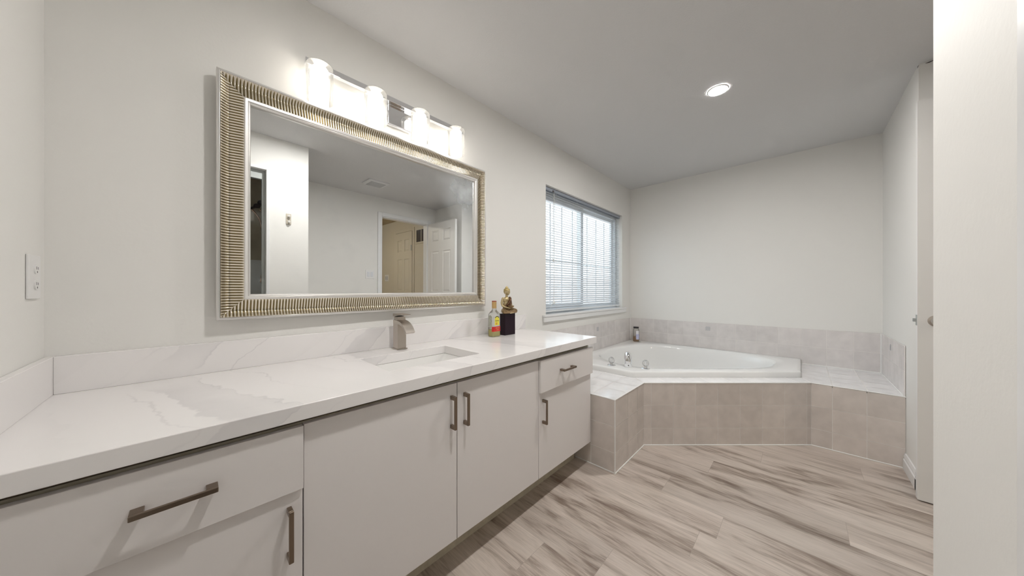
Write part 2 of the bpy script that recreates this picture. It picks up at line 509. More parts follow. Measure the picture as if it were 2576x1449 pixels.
# mirror wall with the window opening
WX0, WX1, WZ0, WZ1 = 2.107, 3.661, 0.925, 2.064
bm = bmesh.new()
box(bm, XL - T, WX0, D, D + 0.16, -0.05, H + 0.05)
box(bm, WX1, XF + T, D, D + 0.16, -0.05, H + 0.05)
box(bm, WX0, WX1, D, D + 0.16, WZ1, H + 0.05)
box(bm, WX0, WX1, D, D + 0.16, -0.05, WZ0)
struct('wall_north', bm, 'wall')
struct('wall_west', Box(XL - T, XL, BY - 1.2, D, -0.05, H + 0.05), 'wall')
struct('wall_east', Box(XF, XF + T, YR - 0.9, D, -0.05, H + 0.05), 'wall')
struct('wall_south_east', Box(XR, XF, YF - 0.10, YR, -0.05, H + 0.05), 'wall')
# wall with the doorway
DX0, DX1, DZ = 1.958, 2.712, 2.18
bm = bmesh.new()
box(bm, BX, DX0, YF - 0.10, YF, -0.05, H + 0.05)
box(bm, DX1, XR, YF - 0.10, YF, -0.05, H + 0.05)
box(bm, DX0, DX1, YF - 0.10, YF, DZ, H + 0.05)
struct('wall_south', bm, 'wall')
# shower block: front wall with its opening, side wall
SX0, SX1, SZ = -0.22, 0.487, 2.15
bm = bmesh.new()
box(bm, XL, SX0, BY - 0.10, BY, -0.05, H + 0.05)
box(bm, SX1, BX, BY - 0.10, BY, -0.05, H + 0.05)
box(bm, SX0, SX1, BY - 0.10, BY, SZ, H + 0.05)
struct('wall_shower_front', bm, 'wall')
struct('wall_shower_side', Box(BX - 0.10, BX, YF - 0.10, BY - 0.10, -0.05, H + 0.05), 'wall')
bm = bmesh.new()
box(bm, XL, BX - 0.10, YF - 0.10, YF, 1.45, H)
box(bm, XL, XL + 0.01, YF, BY - 0.10, 1.45, H)
box(bm, BX - 0.11, BX - 0.10, YF, BY - 0.10, 1.45, H)
box(bm, XL + 0.01, BX - 0.11, BY - 0.11, BY - 0.10, SZ, H)
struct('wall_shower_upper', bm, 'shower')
bm = bmesh.new()
box(bm, XL, BX - 0.10, YF - 0.10, YF, 0.0, 1.45)
box(bm, XL, XL + 0.01, YF, BY - 0.10, 0.0, 1.45)
box(bm, BX - 0.11, BX - 0.10, YF, BY - 0.10, 0.0, 1.45)
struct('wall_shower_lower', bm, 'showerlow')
# ceilings
struct('ceiling', Box(XL - T, XF + T, YF - 0.10, D + 0.16, H, H + 0.08), 'ceil')
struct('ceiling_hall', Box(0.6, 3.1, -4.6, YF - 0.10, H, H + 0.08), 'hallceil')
# hallway beyond the doorway
bm = bmesh.new()
box(bm, XR, XR + 0.1, -4.5, YF - 0.10, -0.05, H)
struct('wall_hall_east', bm, 'hall')
struct('wall_hall_end', Box(0.7, XR, -4.6, -4.5, -0.05, H), 'hall')
struct('wall_hall_west', Box(0.7, 0.8, -4.5, YF - 0.10, -0.05, H), 'hall')

# floor: one vinyl floor, planks running along y
bm = bmesh.new()
lr = bm.faces.layers.float.new('rnd'); luv = bm.loops.layers.uv.new('plank')
PW = 0.1868; X0 = 1.66
ends = {5: 0.19, 4: 0.93, 2: -0.163, 1: 0.576, 0: 0.28, -1: 0.346, -2: 0.02, -3: 0.60, -4: 0.843, 3: 0.42, 6: -0.28, 7: 0.3}
fx0, fx1, fy0, fy1 = XL, XF, -4.5, D
g = 0.0007
def quad(x0, x1, y0, y1, z, mi, rn, uv0):
    vs = [bm.verts.new(p) for p in ((x0, y0, z), (x1, y0, z), (x1, y1, z), (x0, y1, z))]
    f = bm.faces.new(vs); f.material_index = mi; f[lr] = rn
    for l, q in zip(f.loops, ((x0, y0), (x1, y0), (x1, y1), (x0, y1))):
        l[luv].uv = (q[0] - uv0[0], q[1] - uv0[1])
quad(fx0, fx1, fy0, fy1, -0.0006, 1, 0.5, (0, 0))
for i in range(-11, 13):
    px0, px1 = X0 + i * PW, X0 + (i + 1) * PW
    a, b_ = max(px0 + g, fx0), min(px1 - g, fx1)
    if b_ <= a: continue
    off = ends.get(i, random.uniform(0, 1.2))
    k0 = math.floor((fy0 - off) / 1.50)
    y = off + k0 * 1.50
    while y < fy1:
        ya, yb = max(y + g, fy0), min(y + 1.50 - g, fy1)
        if yb > ya: quad(a, b_, ya, yb, 0.0, 0, random.random(), (px0, y))
        y += 1.50
box(bm, fx0, fx1, fy0, fy1, -0.05, -0.0007, mi=1)
struct('floor', bm, ['floor', 'seam'])

# baseboards on the wall right of the tub and round its corner
def baseboard(name, a, b, nrm, h=0.10):
    prof = [(0, 0), (0.014, 0), (0.014, h * 0.62), (0.009, h * 0.68), (0.009, h * 0.74), (0.011, h * 0.80), (0.006, h), (0, h)]
    bm = bmesh.new()
    nx, ny = nrm
    rings = [[(p[0] + nx * d, p[1] + ny * d, z) for d, z in prof] for p in (a, b)]
    loft(bm, rings); flip(bm)
    struct(name, bm, 'trim')
baseboard('baseboard_south_east', (XR - 0.014, YR), (3.146, YR), (0, 1))
baseboard('baseboard_return', (XR, YR + 0.014), (XR, YF), (-1, 0))
baseboard('baseboard_shower', (SX1 + 0.03, BY), (BX + 0.014, BY), (0, 1))
baseboard('baseboard_shower_side', (BX, BY + 0.014), (BX, YF), (1, 0))
baseboard('baseboard_south', (BX, YF), (DX0 - 0.058, YF), (0, 1))
baseboard('baseboard_hall', (XR, YF - 0.10), (XR, -1.80), (-1, 0))
# dark cracks where the wall meets the ceiling at the outer corner
bm = bmesh.new()
loft(bm, [[(XR - 0.001, -0.515, 2.434), (XR - 0.001, -0.515, 2.4345), (XR + 0.002, -0.515, 2.434)],
          [(XR - 0.003, -0.530, 2.429), (XR - 0.003, -0.530, 2.436), (XR + 0.002, -0.530, 2.434)],
          [(XR - 0.001, -0.546, 2.4365), (XR - 0.001, -0.546, 2.438), (XR + 0.002, -0.546, 2.436)]])
loft(bm, [[(XR + 0.025, YR + 0.001, 2.431), (XR + 0.025, YR + 0.001, 2.432), (XR + 0.025, YR - 0.002, 2.431)],
          [(XR + 0.010, YR + 0.002, 2.430), (XR + 0.010, YR + 0.002, 2.434), (XR + 0.010, YR - 0.002, 2.431)],
          [(XR - 0.001, YR + 0.001, 2.433), (XR - 0.001, YR + 0.001, 2.434), (XR - 0.001, YR - 0.002, 2.433)]])
flip(bm)
struct('trim_1', bm, 'slot')

# ------------------------------------------------------------------ window and what is outside
win = bpy.data.objects.new('window_1', None); COL.objects.link(win); win.location = (2.884, D, WZ0)
win['kind'] = 'structure'
def ring(bm, x0, x1, z0, z1, y0, y1, w, wt=None, wb=None):
    wt = w if wt is None else wt; wb = w if wb is None else wb
    box(bm, x0, x0 + w, y0, y1, z0, z1); box(bm, x1 - w, x1, y0, y1, z0, z1)
    box(bm, x0 + w, x1 - w, y0, y1, z1 - wt, z1); box(bm, x0 + w, x1 - w, y0, y1, z0, z0 + wb)
bm = bmesh.new()
ring(bm, WX0, WX1, WZ0, WZ1, D + 0.080, D + 0.145, 0.028, 0.05, 0.035)
obj('window_frame', bm, 'vinyl', win, bevel=0.003)
xm = 2.855
bm = bmesh.new(); ring(bm, WX0 + 0.028, xm + 0.02, WZ0 + 0.035, WZ1 - 0.05, D + 0.083, D + 0.112, 0.045)
sash = obj('sash', bm, 'vinyl', win, bevel=0.003)
bm = bmesh.new(); ring(bm, xm - 0.02, WX1 - 0.028, WZ0 + 0.035, WZ1 - 0.05, D + 0.113, D + 0.140, 0.032)
sash2 = obj('sash', bm, 'vinyl', win, bevel=0.003)
def muntins(xs, x0, x1, y, par):
    bm = bmesh.new()
    for x in xs: box(bm, x - 0.005, x + 0.005, y, y + 0.006, WZ0 + 0.09, WZ1 - 0.11)
    for z in (1.42,): box(bm, x0, x1, y + 0.0005, y + 0.0055, z - 0.003, z + 0.003)
    obj('muntin_grid', bm, 'vinyl', par)
muntins((2.30, 2.49, 2.68), WX0 + 0.07, xm - 0.025, D + 0.094, sash)
muntins((3.03, 3.23, 3.43), xm + 0.012, WX1 - 0.06, D + 0.124, sash2)
obj('pane', Box(WX0 + 0.07, xm - 0.022, D + 0.101, D + 0.104, WZ0 + 0.075, WZ1 - 0.09), 'glass', sash)
obj('pane', Box(xm + 0.010, WX1 - 0.058, D + 0.131, D + 0.134, WZ0 + 0.065, WZ1 - 0.08), 'glass', sash2)
bm = bmesh.new()
box(bm, WX0 - 0.045, WX1 + 0.07, D - 0.022, D + 0.0, WZ0 - 0.055, WZ0 - 0.012)
box(bm, WX0 - 0.05, WX1 + 0.075, D - 0.028, D, WZ0 - 0.012, WZ0 + 0.006)
box(bm, WX0 + 0.001, WX1 - 0.001, D - 0.001, D + 0.085, WZ0, WZ0 + 0.006)
obj('window_sill', bm, 'trim', win, bevel=0.003)

# pale brick house next door, seen through the blind
nb = struct('wall_neighbour', Box(-3, 12, 5.2, 5.4, -1.5, 1.55), 'brick')
struct('ground', Box(-6, 14, D + 0.4, 14, -1.6, -1.5), P('pale_gravel', (0.5, 0.48, 0.45), 0.9, bump=1, bscale=30, var=0.3, vscale=20))

# venetian blind
YB_ = D + 0.040
bl = thing('venetian_blind', 'open white venetian blind with fine horizontal slats hanging in the window', 'blind', (2.884, YB_, WZ0 + 0.03))
bx0, bx1 = WX0 + 0.006, WX1 - 0.008
bm = bmesh.new(); box(bm, bx0, bx1, YB_ - 0.016, YB_ + 0.016, 2.033, 2.060)
obj('headrail', bm, P('blue_grey_headrail', (0.30, 0.33, 0.38), 0.35), bl, bevel=0.002)
bm = bmesh.new(); z = 0.972; tilt = R(33); hw = 0.0125
NS = 48
for i in range(NS):
    zc_ = z + i * (2.022 - z) / (NS - 1)
    pts = []
    for k in range(5):
        s = -1 + k * 0.5
        yy = s * hw; crown = 0.0016 * (1 - s * s)
        pts.append((yy * math.cos(tilt), yy * math.sin(tilt) + crown))
    prev = None
    sag = 0.0015 * math.sin(i * 1.7)
    for px_, dz in ((bx0, sag), (bx1, -sag)):
        row = [bm.verts.new((px_, YB_ + p[0], zc_ + p[1] + dz)) for p in pts]
        row += [bm.verts.new((px_, YB_ + p[0], zc_ + p[1] + dz - 0.0006)) for p in reversed(pts)]
        if prev:
            n = len(row)
            for k in range(n): bm.faces.new((prev[k], prev[(k + 1) % n], row[(k + 1) % n], row[k]))
            bm.faces.new(prev); bm.faces.new(list(reversed(row)))
        prev = row
flip(bm)
obj('slats', bm, 'slat', bl, smooth=50)
bm = bmesh.new(); box(bm, bx0, bx1, YB_ - 0.013, YB_ + 0.013, 0.950, 0.962)
obj('bottom_rail', bm, 'vinyl', bl, bevel=0.003)
bm = bmesh.new()
for cx_ in (2.30, 2.66, 3.06, 3.45):
    for dy in (-0.0135, 0.0135):
        tube(bm, [(cx_, YB_ + dy, 0.955), (cx_, YB_ + dy, 2.04)], 0.0009, 5)
obj('ladder_cord', bm, 'cord', bl)
bm = bmesh.new()
tube(bm, [(2.245, YB_ - 0.02, 2.035), (2.246, YB_ - 0.021, 1.9), (2.243, YB_ - 0.021, 1.42)], 0.0022, 6)
lathe(bm, [(0.002, 0), (0.009, 0.004), (0.009, 0.018), (0.003, 0.026)], (2.243, YB_ - 0.022, 1.40), 10)
obj('pull_cord', bm, 'cord', bl, smooth=True)
bm = bmesh.new()
tube(bm, [(2.262, YB_ - 0.02, 2.03), (2.262, YB_ - 0.022, 1.93), (2.25, YB_ - 0.022, 1.06), (2.235, YB_ - 0.02, 1.03), (2.20, YB_ - 0.02, 0.985)], 0.0028, 6)
lathe(bm, [(0.003, 0), (0.012, 0.003), (0.006, 0.022), (0.002, 0.03)], (2.255, YB_ - 0.022, 1.02), 10)
obj('tilt_wand', bm, 'cord', bl, smooth=True)
bm = bmesh.new(); box(bm, 2.236, 2.254, YB_ - 0.024, YB_ - 0.016, 2.028, 2.044)
obj('cord_lock', bm, 'slot', bl, bevel=0.001)

# ------------------------------------------------------------------ tub platform
XT, YB, XC2, XP, YP = 1.815, 0.838, 2.296, 3.150, -0.059
ZD = 0.461
TX1, TYA = 2.371, -0.006
TC1, TC2 = (2.371, 0.955), (3.285, -0.006)
plat = thing('tub_platform', 'beige tiled platform boxed round the corner bathtub', 'platform', (2.6, 0.6, 0))
bm = bmesh.new()
P_ = 0.1655
vc = [0.0, 0.127, 0.127 + P_, ZD - 0.003]
# side that faces the vanity
tiles(bm, (XT, YB, 0), (0, 1, 0), (0, 0, 1), [0.0, 0.165, 0.33, 0.42], vc, (-1, 0, 0))
# short front left of the diagonal
L1 = XC2 - XT
tiles(bm, (XT, YB, 0), (1, 0, 0), (0, 0, 1), [0, 0.192, 0.357, L1], vc, (0, -1, 0))
# diagonal
dv = Vector((XP - XC2, YP - YB, 0)); L2 = dv.length; dv.normalize(); nv = Vector((dv.y, -dv.x, 0))
if nv.x > 0: nv = -nv
cut = [0, 0.055] + [0.055 + 0.1645 * k for k in range(1, 8)]
cut = [c for c in cut if c < L2 - 0.01] + [L2]
tiles(bm, (XC2, YB, 0), dv, (0, 0, 1), cut, vc, nv)
# right of the diagonal
L3 = YP - YR
tiles(bm, (XP, YP, 0), (0, -1, 0), (0, 0, 1), [0, 0.108, 0.270, L3 - 0.001], vc, (-1, 0, 0))
flip(bm)
obj('tiled_front', bm, ['tile', 'grout'], plat)
# solid core under the tiles, deck on top
bm = bmesh.new()
DW, FWX = D - 0.001, XF - 0.001
ringp = [(XT, DW), (XT, YB), (XC2, YB), (XP, YP), (XP, YR + 0.001), (FWX, YR + 0.001), (FWX, TYA), TC2, TC1, (TX1, DW)]
deck = [(a, b) for a, b in ringp]
# deck tiles: a grid clipped to the ring-shaped outline
def clip_half(poly, p, n):
    out = []
    for i in range(len(poly)):
        a, b = poly[i], poly[(i + 1) % len(poly)]
        da = (a[0] - p[0]) * n[0] + (a[1] - p[1]) * n[1]; db = (b[0] - p[0]) * n[0] + (b[1] - p[1]) * n[1]
        if da >= 0: out.append(a)
        if (da >= 0) != (db >= 0):
            t = da / (da - db); out.append((a[0] + (b[0] - a[0]) * t, a[1] + (b[1] - a[1]) * t))
    return out
def inset(poly, d):
    n = len(poly); cx = sum(p[0] for p in poly) / n; cy = sum(p[1] for p in poly) / n
    out = list(poly)
    for i in range(n):
        a, b = poly[i], poly[(i + 1) % n]
        e = (b[0] - a[0], b[1] - a[1]); l = math.hypot(*e)
        if l < 1e-6: continue
        nn = (-e[1] / l, e[0] / l)
        if (cx - a[0]) * nn[0] + (cy - a[1]) * nn[1] < 0: nn = (-nn[0], -nn[1])
        out = clip_half(out, (a[0] + nn[0] * d, a[1] + nn[1] * d), nn)
        if len(out) < 3: return []
    return out
prism(bm, deck, ZD - 0.014, ZD - 0.001, mi=1)
lay = bm.faces.layers.float.new('rnd')
regions = [  # convex pieces of the deck with their own tile directions
    ([(XT, D), (XT, YB), (TX1, YB), (TX1, D)], (XT + 0.02, YB), 0.0),
    ([(XC2, YB), (XP, YP), (XP, TYA), TC2, TC1, (TX1, YB)], (XC2, YB), math.atan2(dv.y, dv.x)),
    ([(XP, YP), (XP, YR), (XF, YR), (XF, TYA), (XP, TYA)], (XP - 0.02, YP + 0.056), 0.0)]
regions[0] = ([(XT, D), (XT, YB), (XC2, YB), TC1, (TX1, D)], (XT + 0.02, YB), 0.0)
regions[1] = ([(XC2, YB), (XP, YP), TC2, TC1], (XC2, YB), math.atan2(dv.y, dv.x))
regions[2] = ([(XP, YP), (XP, YR), (XF, YR), (XF, TYA), TC2], (XP - 0.02, YP + 0.056), 0.0)
for poly, o0, ang in regions:
    ux, uy = math.cos(ang), math.sin(ang)
    for i in range(-14, 15):
        for j in range(-14, 15):
            q = [(o0[0] + ux * a * P_ - uy * b * P_, o0[1] + uy * a * P_ + ux * b * P_) for a, b in ((i, j), (i + 1, j), (i + 1, j + 1), (i, j + 1))]
            cxx = sum(p[0] for p in poly) / len(poly); cyy = sum(p[1] for p in poly) / len(poly)
            c = q
            for k in range(len(poly)):
                a, b = poly[k], poly[(k + 1) % len(poly)]
                nn = (-(b[1] - a[1]), b[0] - a[0])
                if (cxx - a[0]) * nn[0] + (cyy - a[1]) * nn[1] < 0: nn = (-nn[0], -nn[1])
                c = clip_half(c, a, nn)
                if len(c) < 3: break
            if len(c) < 3: continue
            c = inset(c, 0.0018)
            if len(c) < 3: continue
            f = bm.faces.new([bm.verts.new((x, y, ZD)) for x, y in c]); f.material_index = 0; f[lay] = random.random()
            if f.normal.z < 0 or True:
                f.normal_update()
                if f.normal.z < 0: f.normal_flip()
obj('tiled_deck', bm, ['decktile', 'grout'], plat)
bm = bmesh.new()
sk = 0.005
prism(bm, [(XT + sk, D - 0.002), (XT + sk, YB + sk), (XC2 + 0.002, YB + sk), (XP + sk, YP + 0.003), (XP + sk, YR + 0.002), (XP + 0.02, YR + 0.002), (XP + 0.02, YP + 0.010), (XC2 + 0.009, YB + 0.02), (XT + 0.02, YB + 0.02), (XT + 0.02, D - 0.002)], 0.0, ZD - 0.015)
obj('core', bm, 'grout', plat)
# white caulk: foot line, corner bead, top edge
bm = bmesh.new()
foot = [(XT, 1.12), (XT, YB), (XC2, YB), (XP, YP), (XP, YR)]
for a, b in zip(foot, foot[1:]):
    tube(bm, [(a[0] - 0.001, a[1] - 0.001, 0.002), (b[0] - 0.001, b[1] - 0.001, 0.002)], 0.0045, 6)
tube(bm, [(XT, YB, 0), (XT, YB, ZD)], 0.004, 8)
foot[0] = (XT, D - 0.01)
for a, b in zip(foot, foot[1:]):
    tube(bm, [(a[0], a[1], ZD - 0.002), (b[0], b[1], ZD - 0.002)], 0.0035, 6)
obj('caulk_line', bm, 'caulk', plat, smooth=True)

# wall tile round the tub
ZT = 0.787
def splash(label, o, u, ucuts, nrm, accents, base_z=ZD, name='tile_splashback', vc=None, caulk=None):
    t = thing(name, label, 'splashback', tuple(o), )
    bm = bmesh.new()
    vc = vc or [0, 0.163, 0.326]
    o = Vector(o)
    tiles(bm, (o.x, o.y, base_z), u, (0, 0, 1), ucuts, vc, nrm, gap=0.0025)
    flip(bm)
    obj('wall_tiles', bm, ['walltile', 'grout'], t)
    if caulk:
        bm = bmesh.new()
        bm.free()
        for a, b in caulk:
            bm = bmesh.new(); tube(bm, [a, b], 0.0045, 6)
            obj('caulk_line', bm, 'caulk', t, smooth=True)
    for au, z0 in accents:
        bm = bmesh.new()
        U, N_ = Vector(u), Vector(nrm)
        c0 = o + U * au; c0.z = z0
        hs = 0.026
        def q(a0, a1, b0, b1, h):
            return [c0 + U * a + Vector((0, 0, b)) + N_ * h for a, b in ((a0, b0), (a1, b0), (a1, b1), (a0, b1))]
        loft(bm, [q(-hs, hs, -hs, hs, 0.0), q(-hs, hs, -hs, hs, 0.0018)])
        # diagonal grey stripes of the inset
        for k in range(-2, 3):
            s0 = k * 0.0105
            pts = []
            for a, b in ((-0.02, -0.02), (0.02, 0.02)):
                pts.append((a + s0 / 1.4 * 1, b - s0 / 1.4 * 1))
            (a0, b0), (a1, b1) = pts
            w_ = 0.0022
            poly = [(a0 - w_, b0 + w_), (a0 + w_, b0 - w_), (a1 + w_, b1 - w_), (a1 - w_, b1 + w_)]
            poly = [p for p in poly]
            lim = 0.022
            for p, n in (((lim, 0), (-1, 0)), ((-lim, 0), (1, 0)), ((0, lim), (0, -1)), ((0, -lim), (0, 1))):
                poly = clip_half(poly, p, n)
            if len(poly) >= 3:
                lo = [c0 + U * a + Vector((0, 0, b)) + N_ * 0.0012 for a, b in poly]
                hi = [c0 + U * a + Vector((0, 0, b)) + N_ * 0.0024 for a, b in poly]
                loft(bm, [lo, hi], mi=1)
        flip(bm)
        obj('accent_tile', bm, ['walltile', P('grey_accent', (0.42, 0.43, 0.45), 0.4)], t)
    return t
uc = [0, 0.16]
ybk = [D, 1.304 + 0.16, 1.304, 1.144, 0.980, 0.819, 0.651, 0.487, 0.320, 0.156, -0.007, -0.170, -0.333, YR]
splash('long pale beige tile strip on the wall behind the tub', (XF - 0.006, D, ZD), (0, -1, 0), [D - y for y in ybk], (-1, 0, 0), [(D - 0.735, 0.720)], caulk=[((XF - 0.008, TYA, ZD + 0.002), (XF - 0.008, YR + 0.008, ZD + 0.002)), ((XF - 0.008, YR + 0.008, ZD), (XF - 0.008, YR + 0.008, ZT)), ((XF - 0.008, D - 0.008, 0.512), (XF - 0.008, D - 0.008, ZT))])
xk = [1.825, 1.95, 2.115, 2.278, 2.442, 2.605, 2.77, 2.94, 3.105, 3.27, 3.43, 3.59, 3.75, XF - 0.007]
splash('pale beige tile strip under the window beside the countertop', (1.825, D - 0.006, ZD), (1, 0, 0), [x - 1.825 for x in xk], (0, -1, 0), [(3.023 - 1.825, 0.722)])
splash('short pale beige tile strip right of the tub', (XF - 0.007, YR + 0.006, ZD), (-1, 0, 0), [0, 0.10, 0.265, 0.43, 0.595, XF - 0.007 - XP - 0.003], (0, 1, 0), [(0.345, 0.722)], caulk=[((XF - 0.010, YR + 0.008, ZD + 0.002), (XP, YR + 0.008, ZD + 0.002))])

# ------------------------------------------------------------------ corner tub
tub = thing('corner_bathtub', 'glossy white corner bathtub set into the tiled platform', 'bathtub', (3.2, 0.9, ZD))
ca, sa = Vector((0.689, -0.7245)).normalized()
C0 = Vector((3.2, 0.9))
ctrl = [(-.50, -.40), (-.2, -.455), (.12, -.46), (.42, -.45), (.66, -.37), (.845, -.17), (.80, .09), (.58, .33), (.33, .53), (.04, .62), (-.27, .53), (-.54, .31), (-.70, .05), (-.66, -.22)]
bas = [C0 + Vector((ca * a - sa * p, sa * a + ca * p)) for a, p in catmull(ctrl, 8, True)]
N_B = len(bas)
outp = [(TX1, D - 0.008), (XF - 0.009, D - 0.008), (XF - 0.009, TYA), TC2, TC1]
def ray_poly(c, d, poly):
    best = None
    for i in range(len(poly)):
        a = Vector(poly[i]); b = Vector(poly[(i + 1) % len(poly)])
        e = b - a; den = d.x * e.y - d.y * e.x
        if abs(den) < 1e-9: continue
        t = ((a.x - c.x) * e.y - (a.y - c.y) * e.x) / den
        s = ((a.x - c.x) * d.y - (a.y - c.y) * d.x) / den
        if t > 0 and -1e-6 <= s <= 1 + 1e-6 and (best is None or t < best): best = t
    return c + d * best
outer = [ray_poly(C0, (p - C0).normalized(), outp) for p in bas]
# snap the nearest samples onto the true corners
for q in outp:
    q = Vector(q); i = min(range(N_B), key=lambda k: (outer[k] - q).length); outer[i] = q
def shrink(pts, d, c=C0):
    return [c + (p - c) * (1 - d / (p - c).length) for p in pts]
def sc(f, cshift=(0, 0)):
    cc = C0 + Vector(cshift)
    return [cc + (p - C0) * f for p in bas]
r3 = lambda pts, z: [(p.x, p.y, z) for p in pts]
bm = bmesh.new()
rings = [r3(outer, ZD - 0.0), r3(outer, 0.492), r3(shrink(outer, 0.003), 0.500), r3(shrink(outer, 0.010), 0.505), r3(shrink(outer, 0.03), 0.5058),
         r3([b + (o_ - b) * 0.35 for b, o_ in zip(bas, outer)], 0.506),
         r3(sc(1.0), 0.504), r3(sc(0.985), 0.498), r3(sc(0.970), 0.480), r3(sc(0.955), 0.44), r3(sc(0.93), 0.36), r3(sc(0.88), 0.26),
         r3(sc(0.82), 0.17), r3(sc(0.75), 0.125), r3(sc(0.66), 0.11), r3(sc(0.3), 0.105)]
loft(bm, rings, cap0=False); flip(bm)
obj('tub_shell', bm, 'tub', tub, smooth=50)
bm = bmesh.new(); lathe(bm, [(0.022, 0), (0.026, 0.002), (0.018, 0.004), (0.012, 0.003)], (3.786, 1.441, 0.5058), 20)
obj('overflow_cap', bm, 'greymetal', tub, smooth=True)
bm = bmesh.new()
# inner seat ledge
lathe(bm, [(0.032, 0), (0.034, 0.003), (0.02, 0.005)], (3.25, 0.85, 0.105), 20)
obj('drain', bm, 'chrome', tub, smooth=True)

# tub filler: two crystal knobs and a spout
def knob(x, y):
    bm = bmesh.new(); lathe(bm, [(0.033, 0), (0.034, 0.003), (0.030, 0.006), (0.014, 0.009), (0.011, 0.016), (0.011, 0.022)], (x, y, 0.506), 28)
    t = obj('tub_knob', bm, 'chrome', tub, smooth=True)
    bm = bmesh.new()
    prof = [(0.010, 0.018), (0.019, 0.024), (0.025, 0.036), (0.0245, 0.050), (0.019, 0.062), (0.010, 0.069), (0.004, 0.070)]
    lathe(bm, prof, (x, y, 0.506), 10)
    obj('crystal_grip', bm, 'crystal', t)
    bm = bmesh.new(); lathe(bm, [(0.004, 0.018), (0.0045, 0.060), (0.006, 0.062), (0.006, 0.065)], (x, y, 0.506), 12)
    obj('spindle', bm, 'chrome', t, smooth=True)
knob(2.452, 1.162)
knob(2.540, 0.912)
sx_, sy_ = 2.500, 1.040
bm = bmesh.new()
rings = []
din = Vector((0.88, 0.47, 0)).normalized(); dn = Vector((-din.y, din.x, 0))
for z_, off_, a_, b_ in ((0, 0, .027, .027), (.004, 0, .029, .029), (.03, 0.0, .029, .031), (.05, .006, .031, .040), (.072, .016, .031, .048), (.092, .024, .027, .046), (.106, .028, .024, .038), (.114, .032, .013, .024), (.116, .035, .003, .006)):
    c = Vector((sx_, sy_, 0.506 + z_)) + din * off_
    rings.append([c + dn * (a_ * math.cos(2 * math.pi * k / 28)) + din * (b_ * math.sin(2 * math.pi * k / 28)) for k in range(28)])
loft(bm, rings); flip(bm)
sp = obj('tub_spout', bm, 'chrome', tub, smooth='all')
bm = bmesh.new()
lathe(bm, [(0.0045, 0), (0.0045, 0.004)], Vector((sx_, sy_, 0.524)) - din * 0.0325, 12, M4=Matrix.Rotation(math.atan2(din.y, din.x), 4, 'Z') @ Matrix.Rotation(R(90), 4, 'Y'))
obj('screw_hole', bm, 'slot', sp)

# jar in the tub corner
jx, jy = 3.795, 1.478
jar = thing('bath_salts_jar', 'small black-lidded jar of amber liquid on the tub corner', 'jar', (jx, jy, 0.5058))
bm = bmesh.new(); lathe(bm, [(0.030, 0), (0.036, 0.004), (0.037, 0.02), (0.037, 0.135), (0.034, 0.150), (0.028, 0.158), (0.028, 0.166)], (jx, jy, 0.5062), 28)
obj('jar_glass', bm, 'bottle', jar, smooth=True)
bm = bmesh.new(); lathe(bm, [(0.028, 0.003), (0.034, 0.006), (0.035, 0.062), (0.034, 0.063)], (jx, jy, 0.5062), 28)
obj('amber_liquid', bm, 'amber', jar, smooth=True)
bm = bmesh.new(); lathe(bm, [(0.031, 0.164), (0.032, 0.166), (0.032, 0.180), (0.030, 0.182)], (jx, jy, 0.5062), 28)
obj('lid', bm, 'black', jar, smooth=True)
def wraplabel(cx_, cy_, r, a0, a1, z0, z1, n=14):
    bm = bmesh.new(); pr = None
    for k in range(n + 1):
        a = R(a0 + (a1 - a0) * k / n)
        x, y = cx_ + r * math.cos(a), cy_ + r * math.sin(a)
        xi, yi = cx_ + (r - .0006) * math.cos(a), cy_ + (r - .0006) * math.sin(a)
        row = [bm.verts.new(p) for p in ((x, y, z0), (x, y, z1), (xi, yi, z1), (xi, yi, z0))]
        if pr:
            for i in range(4): bm.faces.new((pr[i], row[i], row[(i + 1) % 4], pr[(i + 1) % 4]))
        pr = row
    return flip(bm)
obj('upper_label', wraplabel(jx, jy, 0.0378, 200, 262, 0.5062 + 0.095, 0.5062 + 0.135), 'palelabel', jar)
obj('lower_label', wraplabel(jx, jy, 0.0378, 200, 262, 0.5062 + 0.028, 0.5062 + 0.0945), 'lavender', jar)

# ------------------------------------------------------------------ vanity
YFR = 0.990     # door fronts
YBODY = 1.010
ZC = 0.842; CT = 0.042
def pull(p, axis, length, parent, out=0.032, w=0.011):
    """flat bar pull; p = centre on the door face, projecting towards -y"""
    x, y, z = p; h = length / 2
    bm = bmesh.new()
    if axis == 'z':
        box(bm, x - w / 2, x + w / 2, y - out, y - out + 0.007, z - h, z + h)
        for s in (-1, 1):
            z0, z1 = (z - h, z - h + 0.015) if s < 0 else (z + h - 0.015, z + h)
            box(bm, x - w / 2, x + w / 2, y - out + 0.007, y, z0, z1)
    else:
        box(bm, x - h, x + h, y - out, y - out + 0.007, z - w / 2, z + w / 2)
        for s in (-1, 1):
            x0, x1 = (x - h, x - h + 0.020) if s < 0 else (x + h - 0.020, x + h)
            box(bm, x0, x1, y - out + 0.007, y, z - w / 2, z + w / 2)
    return obj('handle', bm, 'bronze', parent, bevel=0.0015, weld=False)

